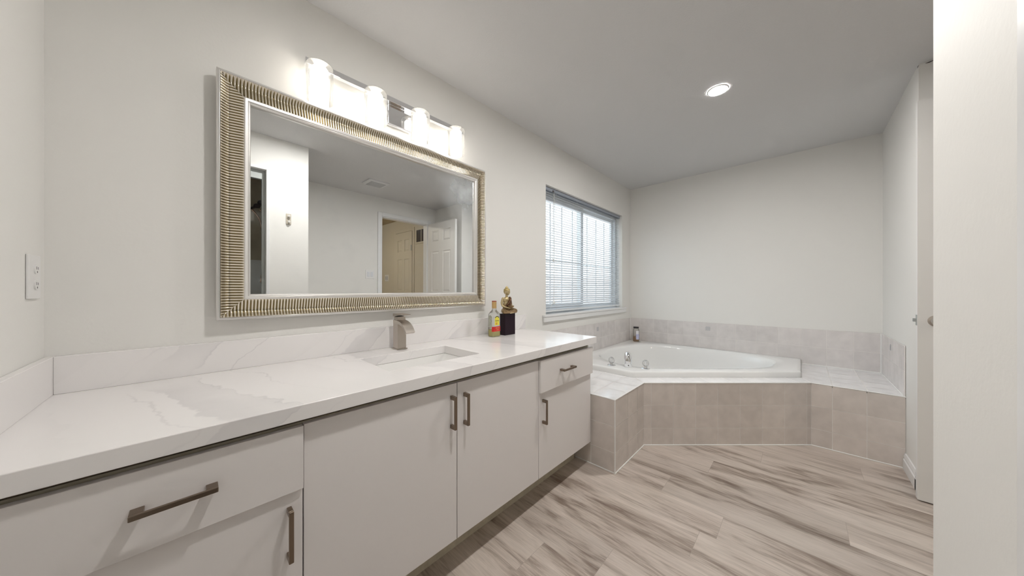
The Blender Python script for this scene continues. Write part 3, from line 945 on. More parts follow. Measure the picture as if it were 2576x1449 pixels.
def cabinet(x0, x1, label, fronts, hollow=False):
    t = thing('vanity_cabinet', label, 'cabinet', ((x0 + x1) / 2, 1.3, 0))
    bm = bmesh.new()
    if hollow:
        box(bm, x0, x1, YBODY, D - 0.001, 0.150, 0.640)
        box(bm, x0, x1, YBODY, YBODY + 0.018, 0.640, 0.781)
        box(bm, x0, x0 + 0.018, YBODY + 0.018, D - 0.001, 0.640, 0.781)
        box(bm, x1 - 0.018, x1, YBODY + 0.018, D - 0.001, 0.640, 0.781)
    else:
        box(bm, x0, x1, YBODY, D - 0.001, 0.150, 0.781)
    obj('body', bm, 'cabedge', t)
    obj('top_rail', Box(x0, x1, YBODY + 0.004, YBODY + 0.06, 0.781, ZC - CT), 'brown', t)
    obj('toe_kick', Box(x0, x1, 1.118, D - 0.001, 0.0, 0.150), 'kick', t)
    for kind, a, b, z0, z1, yo, hp in fronts:
        bm = Box(a + 0.0015, b - 0.0015, YFR - yo, YFR - yo + 0.0185, z0, z1)
        fr = obj(kind, bm, 'cab', t, bevel=0.0012)
        if kind == 'drawer':
            obj('drawer_box', Box(a + 0.03, b - 0.03, YFR - yo + 0.0185, YBODY, z0 + 0.02, z1 - 0.03), 'cabedge', fr)
        pull((hp[1], YFR - yo, hp[2]), hp[0], hp[3], fr)
    return t
xa, xb, xc, xd, xe = XL + 0.001, 0.209, 0.725, 1.244, 1.790
cabinet(xa, xb, 'left vanity cabinet with a drawer above a door, against the left wall',
        [('drawer', xa, xb, 0.609, 0.779, 0.010, ('x', -0.024, 0.700, 0.128)),
         ('door', xa, xb, 0.158, 0.611, 0.0, ('z', 0.177, 0.503, 0.134))])
cabinet(xb, xd, 'middle vanity cabinet with a pair of plain doors below the sink',
        [('door', xb, xc, 0.158, 0.779, 0.0, ('z', 0.697, 0.672, 0.128)),
         ('door', xc, xd, 0.158, 0.779, 0.0, ('z', 0.760, 0.669, 0.128))], hollow=True)
cabinet(xd, xe, 'right vanity cabinet with a small drawer above a door, next to the tub',
        [('drawer', xd, xe, 0.609, 0.779, 0.014, ('x', 1.480, 0.700, 0.128)),
         ('door', xd, xe - 0.004, 0.158, 0.611, 0.0, ('z', 1.278, 0.505, 0.128))])

# countertop with sink cut-out and upstands
SKX0, SKX1, SKY0, SKY1 = 0.512, 0.955, 1.120, 1.418
CX1, CY0 = 1.820, 0.965
ct = thing('countertop', 'white veined quartz countertop with upstands over the vanity', 'countertop', (0.76, 1.28, ZC - CT))
bm = bmesh.new()
xs = [XL + 0.001, SKX0, SKX1, CX1]; ys = [CY0, SKY0, SKY1, D - 0.001]
G = {}
for k, zz in enumerate((ZC - CT, ZC)):
    for i, x in enumerate(xs):
        for j, y in enumerate(ys): G[i, j, k] = bm.verts.new((x, y, zz))
for i in range(3):
    for j in range(3):
        if i == 1 and j == 1: continue
        bm.faces.new([G[i, j, 1], G[i + 1, j, 1], G[i + 1, j + 1, 1], G[i, j + 1, 1]])
        bm.faces.new([G[i, j, 0], G[i, j + 1, 0], G[i + 1, j + 1, 0], G[i + 1, j, 0]])
for i in range(3):
    bm.faces.new([G[i, 0, 0], G[i + 1, 0, 0], G[i + 1, 0, 1], G[i, 0, 1]])
    bm.faces.new([G[i, 3, 0], G[i, 3, 1], G[i + 1, 3, 1], G[i + 1, 3, 0]])
    bm.faces.new([G[0, i, 0], G[0, i, 1], G[0, i + 1, 1], G[0, i + 1, 0]])
    bm.faces.new([G[3, i, 0], G[3, i + 1, 0], G[3, i + 1, 1], G[3, i, 1]])
for a, b in (((1, 1), (2, 1)), ((2, 1), (2, 2)), ((2, 2), (1, 2)), ((1, 2), (1, 1))):
    bm.faces.new([G[a[0], a[1], 0], G[a[0], a[1], 1], G[b[0], b[1], 1], G[b[0], b[1], 0]])
flip(bm)
obj('slab', bm, 'quartz', ct, bevel=0.0025)
ZB = 0.9532
obj('back_upstand', Box(XL + 0.018, CX1, D - 0.018, D - 0.001, ZC, ZB), 'quartz', ct, bevel=0.0015)
obj('side_upstand', Box(XL + 0.001, XL + 0.018, CY0, D - 0.001, ZC, ZB), 'quartz', ct, bevel=0.0015)

# undermount sink
sk = thing('sink', 'white rectangular undermount sink in the countertop', 'sink', (0.733, 1.269, ZC - CT - 0.14))
bm = bmesh.new()
cx_, cy_ = (SKX0 + SKX1) / 2, (SKY0 + SKY1) / 2; hx, hy = (SKX1 - SKX0) / 2, (SKY1 - SKY0) / 2
zt = ZC - CT - 0.0005
rings = [rrect(cx_, cy_, hx + 0.014, hy + 0.014, 0.03, zt - 0.012), rrect(cx_, cy_, hx + 0.014, hy + 0.014, 0.03, zt), rrect(cx_, cy_, hx - 0.0008, hy - 0.0008, 0.012, zt),
         rrect(cx_, cy_, hx - 0.003, hy - 0.002, 0.016, zt - 0.010), rrect(cx_, cy_, hx - 0.012, hy - 0.006, 0.025, zt - 0.03), rrect(cx_, cy_, hx - 0.05, hy - 0.015, 0.03, zt - 0.085),
         rrect(cx_, cy_, hx - 0.075, hy - 0.030, 0.035, zt - 0.100), rrect(cx_, cy_, hx - 0.11, hy - 0.06, 0.035, zt - 0.106), rrect(cx_, cy_, 0.02, 0.02, 0.018, zt - 0.110)]
loft(bm, rings, cap0=False); flip(bm)
obj('basin', bm, 'porc', sk, smooth=60)
bm = bmesh.new(); lathe(bm, [(0.022, 0), (0.023, 0.002), (0.014, 0.003)], (cx_, cy_, zt - 0.110), 20)
obj('drain', bm, 'chrome', sk, smooth=True)

# faucet
fx, fy = 0.742, 1.512
fa = thing('faucet', 'brushed nickel square waterfall faucet behind the sink', 'faucet', (fx, fy, ZC))
bm = bmesh.new()
box(bm, fx - 0.0285, fx + 0.0285, fy - 0.030, fy + 0.030, ZC + 0.0003, ZC + 0.005)
obj('base_plate', bm, 'nickel', fa, bevel=0.0012)
bm = bmesh.new()
hw = 0.0235
box(bm, fx - hw, fx + hw, fy - 0.025, fy + 0.025, ZC + 0.005, ZC + 0.150)
obj('column', bm, 'nickel', fa, bevel=0.0015)
# curved waterfall spout
bm = bmesh.new()
top = [(fy + 0.024, .1502), (fy - 0.020, .1500), (fy - 0.045, .1460), (fy - 0.070, .1370), (fy - 0.092, .1230), (fy - 0.108, .1060), (fy - 0.116, .0950)]
bot = [(fy + 0.024, .1300), (fy - 0.020, .1300), (fy - 0.045, .1290), (fy - 0.066, .1230), (fy - 0.083, .1120), (fy - 0.096, .0980), (fy - 0.104, .0880)]
rings = []
for s in (-hw - 0.0008, hw + 0.0008):
    rings.append([(fx + s, y, ZC + z_) for y, z_ in top] + [(fx + s, y, ZC + z_) for y, z_ in reversed(bot)])
loft(bm, rings); flip(bm)
obj('spout', bm, 'nickel', fa, bevel=0.001, smooth=30)
bm = bmesh.new()
box(bm, fx - 0.021, fx + 0.021, fy - 0.022, fy + 0.020, ZC + 0.1502, ZC + 0.168)
obj('handle_base', bm, 'nickel', fa, bevel=0.001)
bm = bmesh.new()
top = [(fy + 0.027, .1690, .1835), (fy + 0.005, .1690, .1835), (fy - 0.022, .1745, .1825), (fy - 0.048, .1775, .1825), (fy - 0.070, .1790, .1815)]
rings = []
for s in (-hw - 0.001, hw + 0.001):
    rings.append([(fx + s, y, ZC + b_) for y, a_, b_ in top] + [(fx + s, y, ZC + a_) for y, a_, b_ in reversed(top)])
loft(bm, rings); flip(bm)
obj('lever', bm, 'nickel', fa, bevel=0.0008)

# ------------------------------------------------------------------ mirror
YAW, PIT = 0.0167, 0.0041
ow, oh = 1.327, 0.928
mx, mz = 0.0585 + ow / 2, 1.036 + oh / 2
yb = 1.569 + 0.0167 * (mx - 0.575) + 0.013
mir = thing('framed_mirror', 'large rectangular mirror in a ribbed silver and gold frame above the sink', 'mirror', (mx, yb, mz))
mir.rotation_euler = (PIT, 0, YAW)
HX, HZ = ow / 2, oh / 2
FW = 0.096
# profile: distance in from the outer edge, height off the back
RIB0, RIB1 = 0.0105, 0.0765
def cove(w_):
    t = (w_ - RIB0) / (RIB1 - RIB0)
    if t < 0.33:
        u = t / 0.33
        return 0.0330 - 0.0170 * (0.8 * u + 0.2 * math.sin(u * math.pi / 2))
    s = (t - 0.33) / 0.67
    return 0.0160 + 0.0150 * (s * 0.85 + 0.15 * s * s)
def rail(length_half, mtx, name):
    """one mitred ribbed rail along local X at the bottom of the frame, mapped by mtx"""
    bm = bmesh.new(); gl_ = bm.verts.layers.float.new('groove')
    pitch = 0.0102; per = 8
    nrib = int(round(2 * length_half / pitch)); nn = nrib * per
    rows = 11
    grid = []
    for j in range(rows + 1):
        wv = RIB0 + (RIB1 - RIB0) * j / rows
        row = []
        half = length_half - wv
        # samples between the mitres; sample positions stay on the rib raster
        for i in range(nn + 1):
            x = -length_half + 2 * length_half * i / nn
            xcl = max(-half, min(half, x))
            ph = (xcl / (2 * length_half / nrib)) * 2 * math.pi
            s = 0.5 + 0.5 * math.cos(ph)
            edge = min(1.0, min(wv - RIB0, RIB1 - wv) / 0.004)
            amp = 0.0042 * (0.35 + 0.65 * edge)
            rib = (s ** 0.75)
            h = cove(wv) - amp + amp * rib
            v = bm.verts.new(mtx @ Vector((xcl, -h, -HZ_ + wv)))
            v[gl_] = (1 - rib) * (0.5 + 0.5 * edge)
            row.append((v, xcl))
        grid.append(row)
    for j in range(rows):
        for i in range(nn):
            q = [grid[j][i], grid[j][i + 1], grid[j + 1][i + 1], grid[j + 1][i]]
            pts = [p[0] for p in q]
            if q[0][1] == q[1][1] and q[2][1] == q[3][1]: continue
            bm.faces.new(pts)
    bmesh.ops.remove_doubles(bm, verts=bm.verts, dist=1e-6)
    bm.normal_update()
    # face outwards (local -Y)
    for f in list(bm.faces):
        if f.normal.y > 0: f.normal_flip()
    loose = [v for v in bm.verts if not v.link_faces]
    bmesh.ops.delete(bm, geom=loose, context='VERTS')
    return obj(name, bm, 'rib', mir, smooth='all', local=True)
HZ_ = HZ
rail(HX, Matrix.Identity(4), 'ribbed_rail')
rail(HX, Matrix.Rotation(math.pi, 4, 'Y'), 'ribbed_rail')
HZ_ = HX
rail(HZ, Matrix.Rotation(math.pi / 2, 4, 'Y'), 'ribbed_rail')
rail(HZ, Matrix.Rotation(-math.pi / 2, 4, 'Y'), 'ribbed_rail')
def mould(prof, name, m):
    """closed profile (in, height) swept round the rectangle with mitres"""
    bm = bmesh.new(); rings = []
    for sx, sz in ((-1, -1), (1, -1), (1, 1), (-1, 1)):
        rings.append([bm.verts.new((sx * (HX - a), -h, sz * (HZ - a))) for a, h in prof])
    n = len(prof)
    for k in range(4):
        A, B = rings[k], rings[(k + 1) % 4]
        for i in range(n): bm.faces.new((A[i], B[i], B[(i + 1) % n], A[(i + 1) % n]))
    flip(bm)
    return obj(name, bm, m, mir, local=True, bevel=0.0006)
mould([(0, 0), (0, 0.028), (0.002, 0.031), (0.0085, 0.0325), (0.0108, 0.030), (0.0108, 0.012), (0.0765, 0.012), (0.0765, 0)], 'outer_lip', 'silver')
mould([(0.0762, 0.0), (0.0762, 0.0325), (0.0790, 0.0345), (0.0870, 0.0325), (0.0880, 0.0290), (0.0905, 0.0300), (0.0945, 0.0270), (FW, 0.0215), (FW, 0.0)], 'inner_bead', 'silver')
bm = Box(-HX + FW - 0.004, HX - FW + 0.004, -0.0130, -0.009, -HZ + FW - 0.004, HZ - FW + 0.004)
obj('mirror_glass', bm, 'mirror', mir, local=True)

# ------------------------------------------------------------------ vanity light
vl = thing('vanity_light', 'chrome bar light with four lit clear and opal glass shades above the mirror', 'wall light', (0.765, D, 2.12))
YL = D - 0.080
obj('bar', Box(0.335, 1.195, D - 0.050, D - 0.026, 2.132, 2.158), 'chrome', vl, bevel=0.0015)
bm = bmesh.new()
loft(bm, [[(0.705, D - 0.001, 2.025), (0.845, D - 0.001, 2.025), (0.845, D - 0.001, 2.170), (0.705, D - 0.001, 2.170)],
          [(0.705, D - 0.018, 2.025), (0.845, D - 0.018, 2.025), (0.845, D - 0.018, 2.170), (0.705, D - 0.018, 2.170)],
          [(0.711, D - 0.025, 2.031), (0.839, D - 0.025, 2.031), (0.839, D - 0.025, 2.164), (0.711, D - 0.025, 2.164)]])
flip(bm)
obj('back_plate', bm, 'chrome', vl, bevel=0.001)
for sxx in (0.381, 0.622, 0.863, 1.105):
    z0, z1 = 1.972, 2.128; ro = 0.0515
    bm = bmesh.new()
    lathe(bm, [(ro, z0), (ro, z1 - 0.010), (ro - 0.004, z1 - 0.003), (ro - 0.012, z1), (0.012, z1 + 0.001)], (sxx, YL, 0), 40, cap=False)
    sh = obj('glass_shade', bm, 'shade', vl, smooth=True)
    bm = bmesh.new()
    lathe(bm, [(0.022, 1.998), (0.0305, 2.001), (0.0315, 2.006), (0.0315, 2.108), (0.029, 2.112)], (sxx, YL, 0), 32)
    obj('opal_tube', bm, 'opal', sh, smooth=True)
    bm = bmesh.new()
    lathe(bm, [(0.018, 2.129), (0.018, 2.140)], (sxx, YL, 0), 20)
    box(bm, sxx - 0.009, sxx + 0.009, YL, D - 0.045, 2.1330, 2.1400)
    obj('shade_holder', bm, 'chrome', vl, smooth=True)

# ------------------------------------------------------------------ bottle, figure
bx_, by_ = 1.362, 1.455
bt = thing('liquor_bottle', 'nearly empty clear bottle with a yellow label and gold cap on the countertop', 'bottle', (bx_, by_, ZC))
def bring(hx_, hy_, r_, z_): return rrect(bx_, by_, hx_, hy_, r_, ZC + z_, 4)
bm = bmesh.new()
loft(bm, [bring(.030, .022, .010, .0003), bring(.034, .025, .011, .003), bring(.0355, .0265, .012, .012), bring(.0355, .0265, .012, .140), bring(.0335, .0255, .014, .150),
          bring(.0270, .0225, .016, .160), bring(.0190, .0180, .0165, .169), bring(.0140, .0140, .0138, .177), bring(.0128, .0128, .0126, .184), bring(.0128, .0128, .0126, .200)])
flip(bm)
obj('bottle_glass', bm, 'bottle', bt, smooth=50)
bm = bmesh.new()
loft(bm, [bring(.031, .023, .010, .004), bring(.0343, .0253, .011, .012), bring(.0343, .0253, .011, .046), bring(.0343, .0253, .011, .0465)])
flip(bm)
obj('liquid', bm, 'liquid', bt, smooth=50)
bm = bmesh.new(); lathe(bm, [(0.0145, .185), (0.0153, .186), (0.0153, .226), (0.0147, .229)], (bx_, by_, ZC), 24)
capo = obj('cap', bm, 'gcap', bt, smooth=True)
bm = bmesh.new(); lathe(bm, [(0.0152, .2285), (0.0155, .2295), (0.0155, .2325), (0.0145, .234)], (bx_, by_, ZC), 24)
obj('cap_rim', bm, 'gcapred', capo, smooth=True)
# labels on the front (-y) and, for the red band, round to the side
yf_ = by_ - 0.0266
bm = bmesh.new()
arch = [(-.020, .076), (.020, .076), (.020, .118)] + [(.020 * math.cos(R(a)), .118 + .018 * math.sin(R(a))) for a in range(15, 180, 15)] + [(-.020, .118)]
loft(bm, [[(bx_ + a, yf_, ZC + b) for a, b in arch], [(bx_ + a, yf_ - .0006, ZC + b) for a, b in arch]]); flip(bm)
lab = obj('yellow_label', bm, 'yellow', bt)
bm = bmesh.new()
arch2 = [(.0195 * math.cos(R(a)), .118 + .0175 * math.sin(R(a))) for a in range(20, 161, 10)]
arch3 = [(.0160 * math.cos(R(a)), .117 + .0140 * math.sin(R(a))) for a in range(160, 19, -10)]
ar = arch2 + arch3
loft(bm, [[(bx_ + a, yf_ - .0006, ZC + b) for a, b in ar], [(bx_ + a, yf_ - .0009, ZC + b) for a, b in ar]]); flip(bm)
obj('label_arch', bm, 'ink', lab)
MT = lambda x, z_: Matrix.Translation((x, yf_ - 0.0010, ZC + z_)) @ Matrix.Rotation(R(90), 4, 'X')
text('label_text', 'Cuervo', 0.0150, 'ink', lab, MT(bx_, .1060), 0.72)
bm = bmesh.new(); lathe(bm, [(0.0060, 0), (0.0060, 0.0006)], (bx_ - 0.004, yf_ - 0.0006, ZC + 0.087), 20, axis='y', M4=Matrix.Scale(-1, 4, (0, 1, 0)))
lathe(bm, [(0.0030, 0.0006), (0.0030, 0.0010)], (bx_ - 0.004, yf_ - 0.0006, ZC + 0.087), 16, axis='y', M4=Matrix.Scale(-1, 4, (0, 1, 0)), mi=1)
obj('red_seal', bm, ['red', 'yellow'], lab)
bm = bmesh.new()
rb = lambda hx_, hy_, r_, z_: [p for p in rrect(bx_, by_, hx_, hy_, r_, ZC + z_, 5)]
full0 = rb(.0360, .0270, .0122, .036); full1 = rb(.0360, .0270, .0122, .068)
inn0 = rb(.0356, .0266, .0120, .036); inn1 = rb(.0356, .0266, .0120, .068)
idx = list(range(15, 24))       # front and the left and right front corners
nfull = len(full0)
sel = [i for i in range(nfull) if full0[i][1] < by_ - 0.008]
for i, j in zip(sel, sel[1:]):
    q = [bm.verts.new(p) for p in (full0[i], full0[j], full1[j], full1[i], inn0[i], inn0[j], inn1[j], inn1[i])]
    bm.faces.new(q[:4]); bm.faces.new((q[3], q[2], q[6], q[7])); bm.faces.new((q[1], q[0], q[4], q[5])); bm.faces.new(q[7:3:-1])
bmesh.ops.remove_doubles(bm, verts=bm.verts, dist=1e-6)
rl = obj('red_label', bm, 'red', bt)
MT2 = lambda x, z_: Matrix.Translation((x, by_ - 0.0273, ZC + z_)) @ Matrix.Rotation(R(90), 4, 'X')
text('label_text', 'ESPECIAL', 0.0085, 'goldink', rl, MT2(bx_ + .004, .0575), 0.95)
text('label_text', 'SILVER', 0.0075, 'goldink', rl, MT2(bx_ + .004, .0460), 0.95)

# embossed agave pattern pressed into the side of the bottle
bm = bmesh.new()
pan = [(by_ + a, ZC + b) for a, b in [(-.016, .062), (.016, .062), (.016, .128), (.012, .137), (.004, .141), (-.004, .141), (-.012, .137), (-.016, .128)]]
loft(bm, [[(bx_ - .0356, y, z_) for y, z_ in pan], [(bx_ - .0361, y, z_) for y, z_ in pan]]); flip(bm)
obj('embossed_side', bm, P('embossed_glass', (0.40, 0.40, 0.33), 0.25, var=0.6, vscale=160, bump=1.0, bscale=220), bt)

# statue: plinth block and seated figure, facing -y
px, py = 1.4875, 1.458
st = thing('seated_statuette', 'gold and bronze seated meditating figure on a black plinth by the bottle', 'statuette', (px, py, ZC))
obj('plinth', Box(px - 0.0495, px + 0.0495, py - 0.028, py + 0.028, ZC + 0.0003, ZC + 0.144), 'plinth', st, bevel=0.0015)
zb = ZC + 0.144
SCL = Matrix.Translation((px - 0.004, py, zb)) @ Matrix.Diagonal((1.20, 1.12, 1.06, 1)) @ Matrix.Translation((-px, -py, -zb))
def remeshed(name, bm, m, vox=0.0016, it=3):
    bmesh.ops.transform(bm, matrix=SCL, verts=bm.verts)
    o = obj(name, bm, m, st, smooth='all')
    r_ = o.modifiers.new('remesh', 'REMESH'); r_.mode = 'VOXEL'; r_.voxel_size = vox; r_.use_smooth_shade = True
    s_ = o.modifiers.new('smooth', 'SMOOTH'); s_.iterations = it; s_.factor = 0.5
    return o
def capsule(bm, pts, rs, n=12):
    pts = [Vector(p) for p in pts]
    fine = catmull([(*p, r_) for p, r_ in zip(pts, rs)], 5)
    tube(bm, [f[:3] for f in fine], [f[3] for f in fine], n)
    for p, r_ in ((pts[0], rs[0]), (pts[-1], rs[-1])):
        ellipsoid(bm, p, (r_, r_, r_), seg=12)
def W(x, y, z_): return (px + x, py + y, zb + z_)
# body: head, neck, torso, arms with hands in the lap, feet
bm = bmesh.new()
ellipsoid(bm, W(0, -.004, .141), (.0162, .0180, .0200))
ellipsoid(bm, W(0, -.0175, .138), (.0026, .0045, .0050))           # nose
ellipsoid(bm, W(0, -.0160, .129), (.0060, .0035, .0022))           # lips
ellipsoid(bm, W(0, -.0130, .1235), (.0065, .0055, .0050))          # chin
for s in (-1, 1):
    ellipsoid(bm, W(s * .0158, .000, .134), (.0022, .0045, .0100))  # long ears
    ellipsoid(bm, W(s * .0065, -.0165, .1440), (.0045, .0022, .0014))
    ellipsoid(bm, W(s * .0080, -.0115, .1340), (.0062, .0060, .0065))
capsule(bm, [W(0, .003, .100), W(0, .001, .128)], [.0085, .0078])
ellipsoid(bm, W(0, .004, .088), (.0275, .0165, .0200))
ellipsoid(bm, W(0, .003, .066), (.0210, .0150, .0300))
ellipsoid(bm, W(0, .002, .043), (.0215, .0170, .0220))
for s in (-1, 1):
    capsule(bm, [W(s * .027, .004, .097), W(s * .0365, .004, .070), W(s * .036, -.002, .050)], [.0085, .0076, .0066])
    capsule(bm, [W(s * .036, -.002, .050), W(s * .026, -.020, .041), W(s * .010, -.033, .037)], [.0066, .0058, .0046])
    # hand: palm, four fingers, thumb
    ellipsoid(bm, W(s * .005, -.0345, .0365), (.0075, .0055, .0032))
    for k in range(4):
        capsule(bm, [W(s * (.002 + k * .0005), -.030 - k * .0032, .0362), W(-s * (.0095 - k * .0012), -.0310 - k * .0032, .0372)], [.0019, .0015], 8)
    capsule(bm, [W(s * .007, -.033, .039), W(s * .001, -.0325, .0435)], [.0021, .0016], 8)
    # foot resting in front
    capsule(bm, [W(s * .020, -.030, .008), W(-s * .004, -.0385, .006)], [.0058, .0050])
    ellipsoid(bm, W(-s * .010, -.0395, .0055), (.0075, .0048, .0036), (0, 0, s * 10))
bd = remeshed('body', bm, 'skin', 0.0011, 2)
# crossed legs in the robe, hips, back
bm = bmesh.new()
for s in (-1, 1):
    capsule(bm, [W(s * .014, .006, .018), W(s * .032, -.012, .0185), W(s * .043, -.026, .0165)], [.0205, .0185, .0150])
    capsule(bm, [W(s * .043, -.026, .0150), W(s * .024, -.034, .0130), W(s * .004, -.034, .0120)], [.0145, .0115, .0090])
ellipsoid(bm, W(0, .006, .022), (.0290, .0230, .0210))
ellipsoid(bm, W(0, .008, .048), (.0245, .0165, .0260))
ellipsoid(bm, W(.012, .007, .078), (.0180, .0155, .0260), (0, 12, 0))
remeshed('robe', bm, 'robe', 0.0013, 3)
# patterned sash over the left shoulder
bm = bmesh.new()
rows = []
for k in range(13):
    t = k / 12
    a = R(-205 + 260 * t)
    rows.append((a, .040 + .060 * max(0, math.sin(math.pi * min(1, max(0, t)) * .98))))
capsule(bm, [W(-.021, -.009, .047), W(-.008, -.017, .060), W(.008, -.0165, .077), W(.019, -.010, .094), W(.024, .002, .1020), W(.020, .013, .090)], [.0055, .0068, .0080, .0078, .0065, .0060])
capsule(bm, [W(.006, -.016, .050), W(.018, -.012, .066), W(.026, -.004, .084)], [.0080, .0090, .0072])
capsule(bm, [W(-.018, -.010, .046), W(.0, -.017, .046), W(.020, -.012, .046)], [.0065, .0075, .0075])
remeshed('sash', bm, 'sash', 0.0013, 2)
# hair cap and topknot
bm = bmesh.new()
ellipsoid(bm, W(0, .0005, .1510), (.0188, .0200, .0140))
ellipsoid(bm, W(0, .006, .142), (.0165, .0150, .0165))
ellipsoid(bm, W(0, .001, .166), (.0095, .0095, .0075))
ellipsoid(bm, W(0, .001, .1725), (.0045, .0045, .0045))
remeshed('hair', bm, 'goldhair', 0.0012, 2)
bm = bmesh.new()
lathe(bm, [(.006, 0), (.014, .003), (.0185, .009), (.0180, .012), (.0155, .010), (.006, .004)], W(0, -.036, .0395), 24)
bmesh.ops.transform(bm, matrix=SCL, verts=bm.verts)
obj('bowl', bm, 'robe', st, smooth=True)

# ------------------------------------------------------------------ ceiling light, fan, outlets, switches
for lx, ly, lb, lm in ((2.337, 0.385, 'lit round recessed downlight in the ceiling before the tub', 'down'), (0.72, 0.42, 'lit round recessed downlight above the vanity side of the room', 'down2')):
    dl = thing('recessed_downlight', lb, 'ceiling light', (lx, ly, H), 'recessed downlights')
    bm = bmesh.new(); lathe(bm, [(0.060, H - 0.0005), (0.060, H - 0.004), (0.053, H - 0.007), (0.047, H - 0.004)], (lx, ly, 0), 36, cap=False)
    obj('trim_ring', flip(bm), 'trim', dl, smooth=True)
    bm = bmesh.new(); lathe(bm, [(0.0465, H - 0.005), (0.0465, H - 0.0008)], (lx, ly, 0), 36)
    obj('lens', flip(bm), lm, dl, smooth=True)

fn = thing('exhaust_fan', 'square white exhaust fan cover on the ceiling, seen in the mirror', 'fan', (1.62, -0.61, H))
bm = bmesh.new()
loft(bm, [rrect(1.62, -0.61, .125, .112, .012, H - 0.0005), rrect(1.62, -0.61, .125, .112, .012, H - 0.012), rrect(1.62, -0.61, .108, .095, .010, H - 0.020)])
obj('cover', flip(bm), 'fan', fn, smooth=40)
bm = bmesh.new()
for k in range(13):
    y = -0.61 - 0.078 + k * 0.013
    box(bm, 1.62 - .090, 1.62 + .090, y - .0028, y + .0028, H - 0.024, H - 0.0195)
obj('grille', bm, 'grille', fn)

# outlet on the left wall
oy, oz = 1.500, 1.183
ou = thing('wall_outlet', 'white double outlet on the left wall above the countertop', 'outlet', (XL, oy, oz))
obj('plate', Box(XL + 0.0003, XL + 0.006, oy - 0.047, oy + 0.040, oz - 0.058, oz + 0.060), 'plastic', ou, bevel=0.002)
for dz in (0.022, -0.020):
    bm = bmesh.new()
    pts = [(0.0172 * math.cos(R(a)), 0.0155 * math.sin(R(a))) for a in range(0, 360, 15)]
    pts = [(max(-.0172, min(.0172, y)), max(-.0125, min(.0125, z_))) for y, z_ in pts]
    loft(bm, [[(XL + 0.006, oy + y, oz + dz + z_) for y, z_ in pts], [(XL + 0.0085, oy + y, oz + dz + z_) for y, z_ in pts]])
    so = obj('socket', flip(bm), 'plastic', ou)
    bm = bmesh.new()
    box(bm, XL + 0.0084, XL + 0.0088, oy - 0.0075, oy - 0.0055, oz + dz - 0.001, oz + dz + 0.007)
    box(bm, XL + 0.0084, XL + 0.0088, oy + 0.0055, oy + 0.0075, oz + dz - 0.001, oz + dz + 0.006)
    box(bm, XL + 0.0084, XL + 0.0088, oy - 0.0020, oy + 0.0020, oz + dz - 0.010, oz + dz - 0.005)
    obj('slots', bm, 'slot', so)

# double rocker switch on the doorway wall
sw = thing('light_switch', 'white double rocker switch left of the doorway, seen in the mirror', 'switch', (1.795, YF, 1.34))
obj('plate', Box(1.735, 1.855, YF + 0.0003, YF + 0.006, 1.280, 1.400), 'plastic', sw, bevel=0.002)
for sxx in (1.771, 1.819):
    obj('rocker', Box(sxx - .016, sxx + .016, YF + 0.006, YF + 0.0095, 1.307, 1.373), P('rocker_plastic', (0.72, 0.73, 0.76), 0.3), sw, bevel=0.002)
# hall switch
hs = thing('light_switch', 'white switch plate on the beige hallway wall left of the closed door', 'switch', (XR, -2.87, 1.34))
obj('plate', Box(XR - 0.006, XR - 0.0003, -2.945, -2.800, 1.28, 1.41), 'plastic', hs, bevel=0.002)
for yy in (-2.905, -2.840):
    obj('rocker', Box(XR - 0.010, XR - 0.006, yy - .018, yy + .018, 1.31, 1.38), P('rocker_plastic_grey', (0.5, 0.5, 0.53), 0.3), hs, bevel=0.002)

# little fixture on the shower wall
hk = thing('wall_hook', 'small silver double hook plate on the wall beside the shower opening', 'hook', (0.640, BY, 1.76))
obj('plate', Box(0.622, 0.660, BY + 0.0003, BY + 0.008, 1.712, 1.806), P('beige_hook_plate', (0.55, 0.50, 0.42), 0.3), hk, bevel=0.003)
for zz in (1.785, 1.735):
    bm = bmesh.new()
    lathe(bm, [(0.006, 0.008), (0.006, 0.018), (0.011, 0.022), (0.010, 0.028)], (0.641, BY, zz), 14, axis='y')
    obj('peg', flip(bm), 'silver', hk, smooth=True)

# ------------------------------------------------------------------ shower opening
sh = thing('shower_door', 'grey metal framed shower door beside a white jamb, seen in the mirror', 'shower door', (0.13, BY - 0.05, 0))
bm = bmesh.new(); ring(bm, SX0 + 0.001, SX1 - 0.001, 0.0, SZ - 0.001, BY - 0.075, BY - 0.040, 0.022, 0.075, 0.03)
obj('metal_frame', bm, 'greymetal', sh, bevel=0.002)
obj('glass_panel', Box(SX0 + 0.024, SX1 - 0.024, BY - 0.060, BY - 0.054, 0.031, SZ - 0.077), 'showerglass', sh)
bm = bmesh.new()
box(bm, SX1 - 0.002, SX1 + 0.020, BY, BY + 0.010, 0, SZ + 0.022); box(bm, SX0 - 0.020, SX0 + 0.002, BY, BY + 0.010, 0, SZ + 0.022)
box(bm, SX0 + 0.002, SX1 - 0.002, BY, BY + 0.010, SZ - 0.002, SZ + 0.022)
struct('trim_2', bm, 'trim', bevel=0.002)
ss = thing('hand_shower', 'dark shower valve with a coiling copper hose inside the shower', 'shower head', (0.54, -0.80, 2.0))
bm = bmesh.new()
tube(bm, [(BX - 0.112, -0.80, 2.06), (0.62, -0.80, 2.05), (0.57, -0.80, 2.02)], 0.011, 10)
lathe(bm, [(0.030, 0), (0.030, 0.006), (0.014, 0.010)], (BX - 0.111, -0.80, 2.06), 18, axis='x', M4=Matrix.Scale(-1, 4, (1, 0, 0)))
obj('shower_arm', flip(bm), 'greymetal', ss, smooth=True)
bm = bmesh.new()
ellipsoid(bm, (0.555, -0.80, 2.00), (.034, .03, .030)); ellipsoid(bm, (0.520, -0.80, 1.965), (.030, .028, .024))
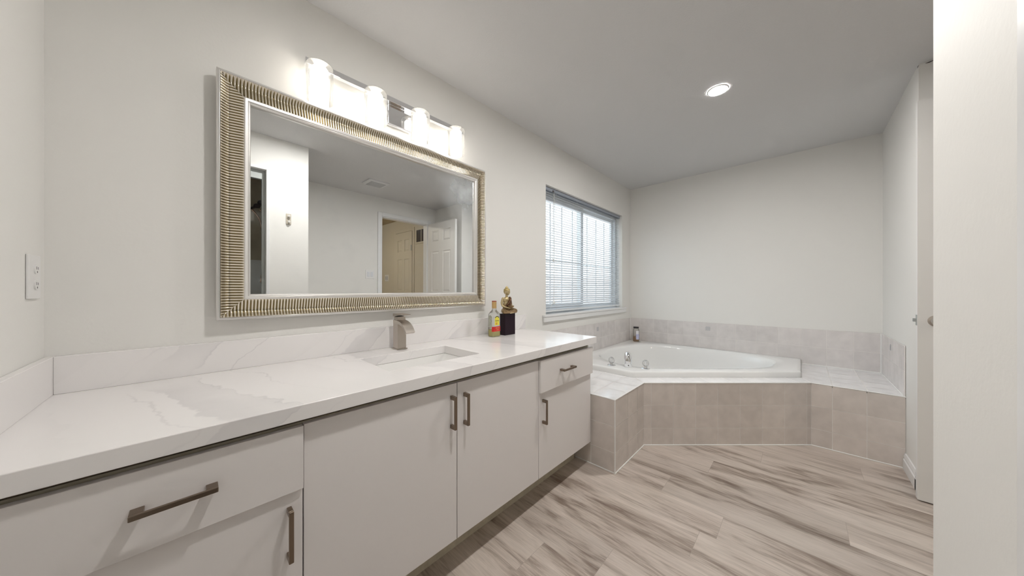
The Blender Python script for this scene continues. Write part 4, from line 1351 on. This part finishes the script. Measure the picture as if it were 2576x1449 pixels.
tube(bm, [(0.52, -0.80, 1.96), (0.47, -0.79, 1.93), (0.42, -0.78, 1.97)], [0.013, 0.014, 0.026], 12)
obj('valve', flip(bm), 'darkbronze', ss, smooth='all')
bm = bmesh.new()
tube(bm, catmull([(0.44, -0.80, 1.955), (0.49, -0.80, 1.91), (0.54, -0.80, 1.83), (0.565, -0.80, 1.68), (0.575, -0.80, 1.45), (0.55, -0.80, 1.2)], 8), 0.0085, 10)
tube(bm, catmull([(0.535, -0.78, 1.93), (0.57, -0.78, 1.89), (0.60, -0.79, 1.80), (0.62, -0.80, 1.60), (0.62, -0.82, 1.3)], 8), 0.0085, 10)
obj('hose', flip(bm), 'hose', ss, smooth='all')

# ------------------------------------------------------------------ doors
def casing(name, x0, x1, z, y, wd=0.055, m='trim'):
    bm = bmesh.new()
    prof = lambda: None
    box(bm, x0 - wd, x0, y, y + 0.014, 0, z + wd); box(bm, x0, x1, y, y + 0.014, z, z + wd)
    box(bm, x1, min(x1 + wd, XR - 0.002), y, y + 0.014, 0, z + wd)
    box(bm, x0, x0 + 0.012, y - 0.10, y, 0, z); box(bm, x1 - 0.012, x1, y - 0.10, y, 0, z)
    box(bm, x0 + 0.012, x1 - 0.012, y - 0.10, y, z - 0.012, z)
    return struct(name, bm, m, bevel=0.003)
casing('trim_3', DX0, DX1, DZ, YF)

def six_panel(W_, H_, t_, m, rows):
    """slab in local coords: x 0..W_, y 0..t_, z 0..H_, raised panels on both faces; returns bmesh"""
    bm = bmesh.new()
    st_ = W_ * 0.155; mid = W_ * 0.15
    pw = (W_ - 2 * st_ - mid) / 2
    box(bm, 0, W_, 0.006, t_ - 0.006, 0, H_)
    for y0, y1 in ((0, 0.006), (t_ - 0.006, t_)):
        box(bm, 0, st_, y0, y1, 0, H_); box(bm, W_ - st_, W_, y0, y1, 0, H_)
        [box(bm, st_ + pw, st_ + pw + mid, y0, y1, r_[0], r_[1]) for r_ in rows]
        zz = [0] + [v for r_ in rows for v in r_] + [H_]
        for k in range(0, len(zz), 2): box(bm, st_, W_ - st_, y0, y1, zz[k], zz[k + 1])
        front = y0 == 0
        for (z0, z1) in rows:
            for xs_ in (st_, st_ + pw + mid):
                base_y = 0.006 if front else t_ - 0.006
                top_y = 0.0015 if front else t_ - 0.0015
                def rr(d, y): return [(xs_ + d, y, z0 + d), (xs_ + pw - d, y, z0 + d), (xs_ + pw - d, y, z1 - d), (xs_ + d, y, z1 - d)]
                loft(bm, [rr(0.012, base_y), rr(0.034, top_y)], cap0=False)
    flip(bm)
    return bm
# open leaf against the return wall, hinged at the doorway's right jamb
lw, lh, lt = 0.700, 2.165, 0.035
leaf = bpy.data.objects.new('door_1', None); COL.objects.link(leaf)
leaf.location = (2.716, -1.163, 0.008)
leaf['kind'] = 'structure'
bm = six_panel(lw, lh, lt, 'door', [(0.22, 0.86), (1.09, 1.72), (1.87, 2.05)])
# local x -> world +y ; local y -> world +x
bmesh.ops.transform(bm, matrix=Matrix(((0, 1, 0, 0), (1, 0, 0, 0), (0, 0, 1, 0), (0, 0, 0, 1))), verts=bm.verts)
flip(bm)
slab = obj('door_slab', bm, 'door', leaf, local=True)
bm = bmesh.new()
kz = 0.975
for sgn, base in ((-1, 0.0), (1, lt)):
    lathe(bm, [(0.030, 0), (0.030, 0.004), (0.012, 0.008), (0.011, 0.024), (0.022, 0.032), (0.027, 0.044), (0.023, 0.054), (0.010, 0.058)] if sgn < 0 else [(0.030, 0), (0.030, 0.004), (0.012, 0.008), (0.011, 0.020), (0.020, 0.026), (0.024, 0.034), (0.010, 0.040)],
          (base, lw - 0.062, kz), 24, axis='x', M4=Matrix.Scale(sgn, 4, (1, 0, 0)))
obj('door_knob', flip(bm), 'nickel', leaf, smooth=True, local=True)
bm = bmesh.new()
box(bm, 0.005, 0.030, lw, lw + 0.0015, kz - 0.029, kz + 0.029)
box(bm, 0.010, 0.024, lw + 0.0015, lw + 0.013, kz - 0.009, kz + 0.009)
obj('latch', bm, 'greymetal', leaf, local=True, bevel=0.001)

# closed hallway door on the east wall of the hall
hd = bpy.data.objects.new('door_2', None); COL.objects.link(hd); hd.location = (XR - 0.022, -2.480, 0.0); hd['kind'] = 'structure'
bm = six_panel(0.60, 2.18, 0.030, 'halldoor', [(0.22, 0.86), (1.09, 1.68), (1.82, 2.04)])
bmesh.ops.transform(bm, matrix=Matrix(((0, 1, 0, -0.0), (1, 0, 0, 0), (0, 0, 1, 0.005), (0, 0, 0, 1))), verts=bm.verts)
for v in bm.verts: v.co.x = min(v.co.x, 0.021)
flip(bm)
obj('door_slab', bm, 'halldoor', hd, local=True)
bm = bmesh.new(); box(bm, -0.004, 0.0, 0.565, 0.595, 1.83, 1.93); box(bm, -0.004, 0, 0.565, 0.595, 0.25, 0.35)
obj('hinge', bm, 'greymetal', hd, local=True)
bm = bmesh.new()
for y0, y1 in ((-2.545, -2.487), (-1.877, -1.820)): box(bm, XR - 0.012, XR - 0.0002, y0, y1, 0, 2.25)
box(bm, XR - 0.012, XR - 0.0002, -2.487, -1.877, 2.193, 2.25)
struct('trim_4', bm, 'halldoor', bevel=0.003)

# return-air grille high on the hallway wall
vg = thing('air_vent', 'white framed air vent high on the hallway wall beside the closed door', 'vent', (XR, -1.60, 2.06))
bm = bmesh.new()
for a in ((-1.775, -1.750, 1.935, 2.20), (-1.435, -1.410, 1.935, 2.20), (-1.750, -1.435, 2.175, 2.20), (-1.750, -1.435, 1.935, 1.965), (-1.600, -1.585, 1.965, 2.175)):
    box(bm, XR - 0.012, XR - 0.0003, *a)
obj('frame', bm, 'halldoor', vg, bevel=0.002)
bm = bmesh.new(); box(bm, XR - 0.003, XR - 0.0005, -1.750, -1.435, 1.965, 2.175)
for k in range(22):
    y = -1.745 + k * 0.0145
    box(bm, XR - 0.008, XR - 0.003, y, y + 0.004, 1.965, 2.175)
obj('louvres', bm, 'ventgrey', vg)

# unseen lamp added to light the hallway
hl = thing('added_hall_lamp', 'round flush lamp added out of view to light the hallway', 'ceiling light', (1.55, -2.4, H))
bm = bmesh.new(); lathe(bm, [(0.15, -0.001), (0.155, -0.02), (0.13, -0.055), (0.06, -0.075), (0.01, -0.078)], (1.55, -2.4, H), 32)
obj('diffuser', flip(bm), 'hallfill', hl, smooth=True)
bm = bmesh.new(); lathe(bm, [(0.165, 0), (0.165, -0.014), (0.157, -0.016)], (1.55, -2.4, H), 32, cap=False)
obj('rim', flip(bm), 'trim', hl, smooth=True)
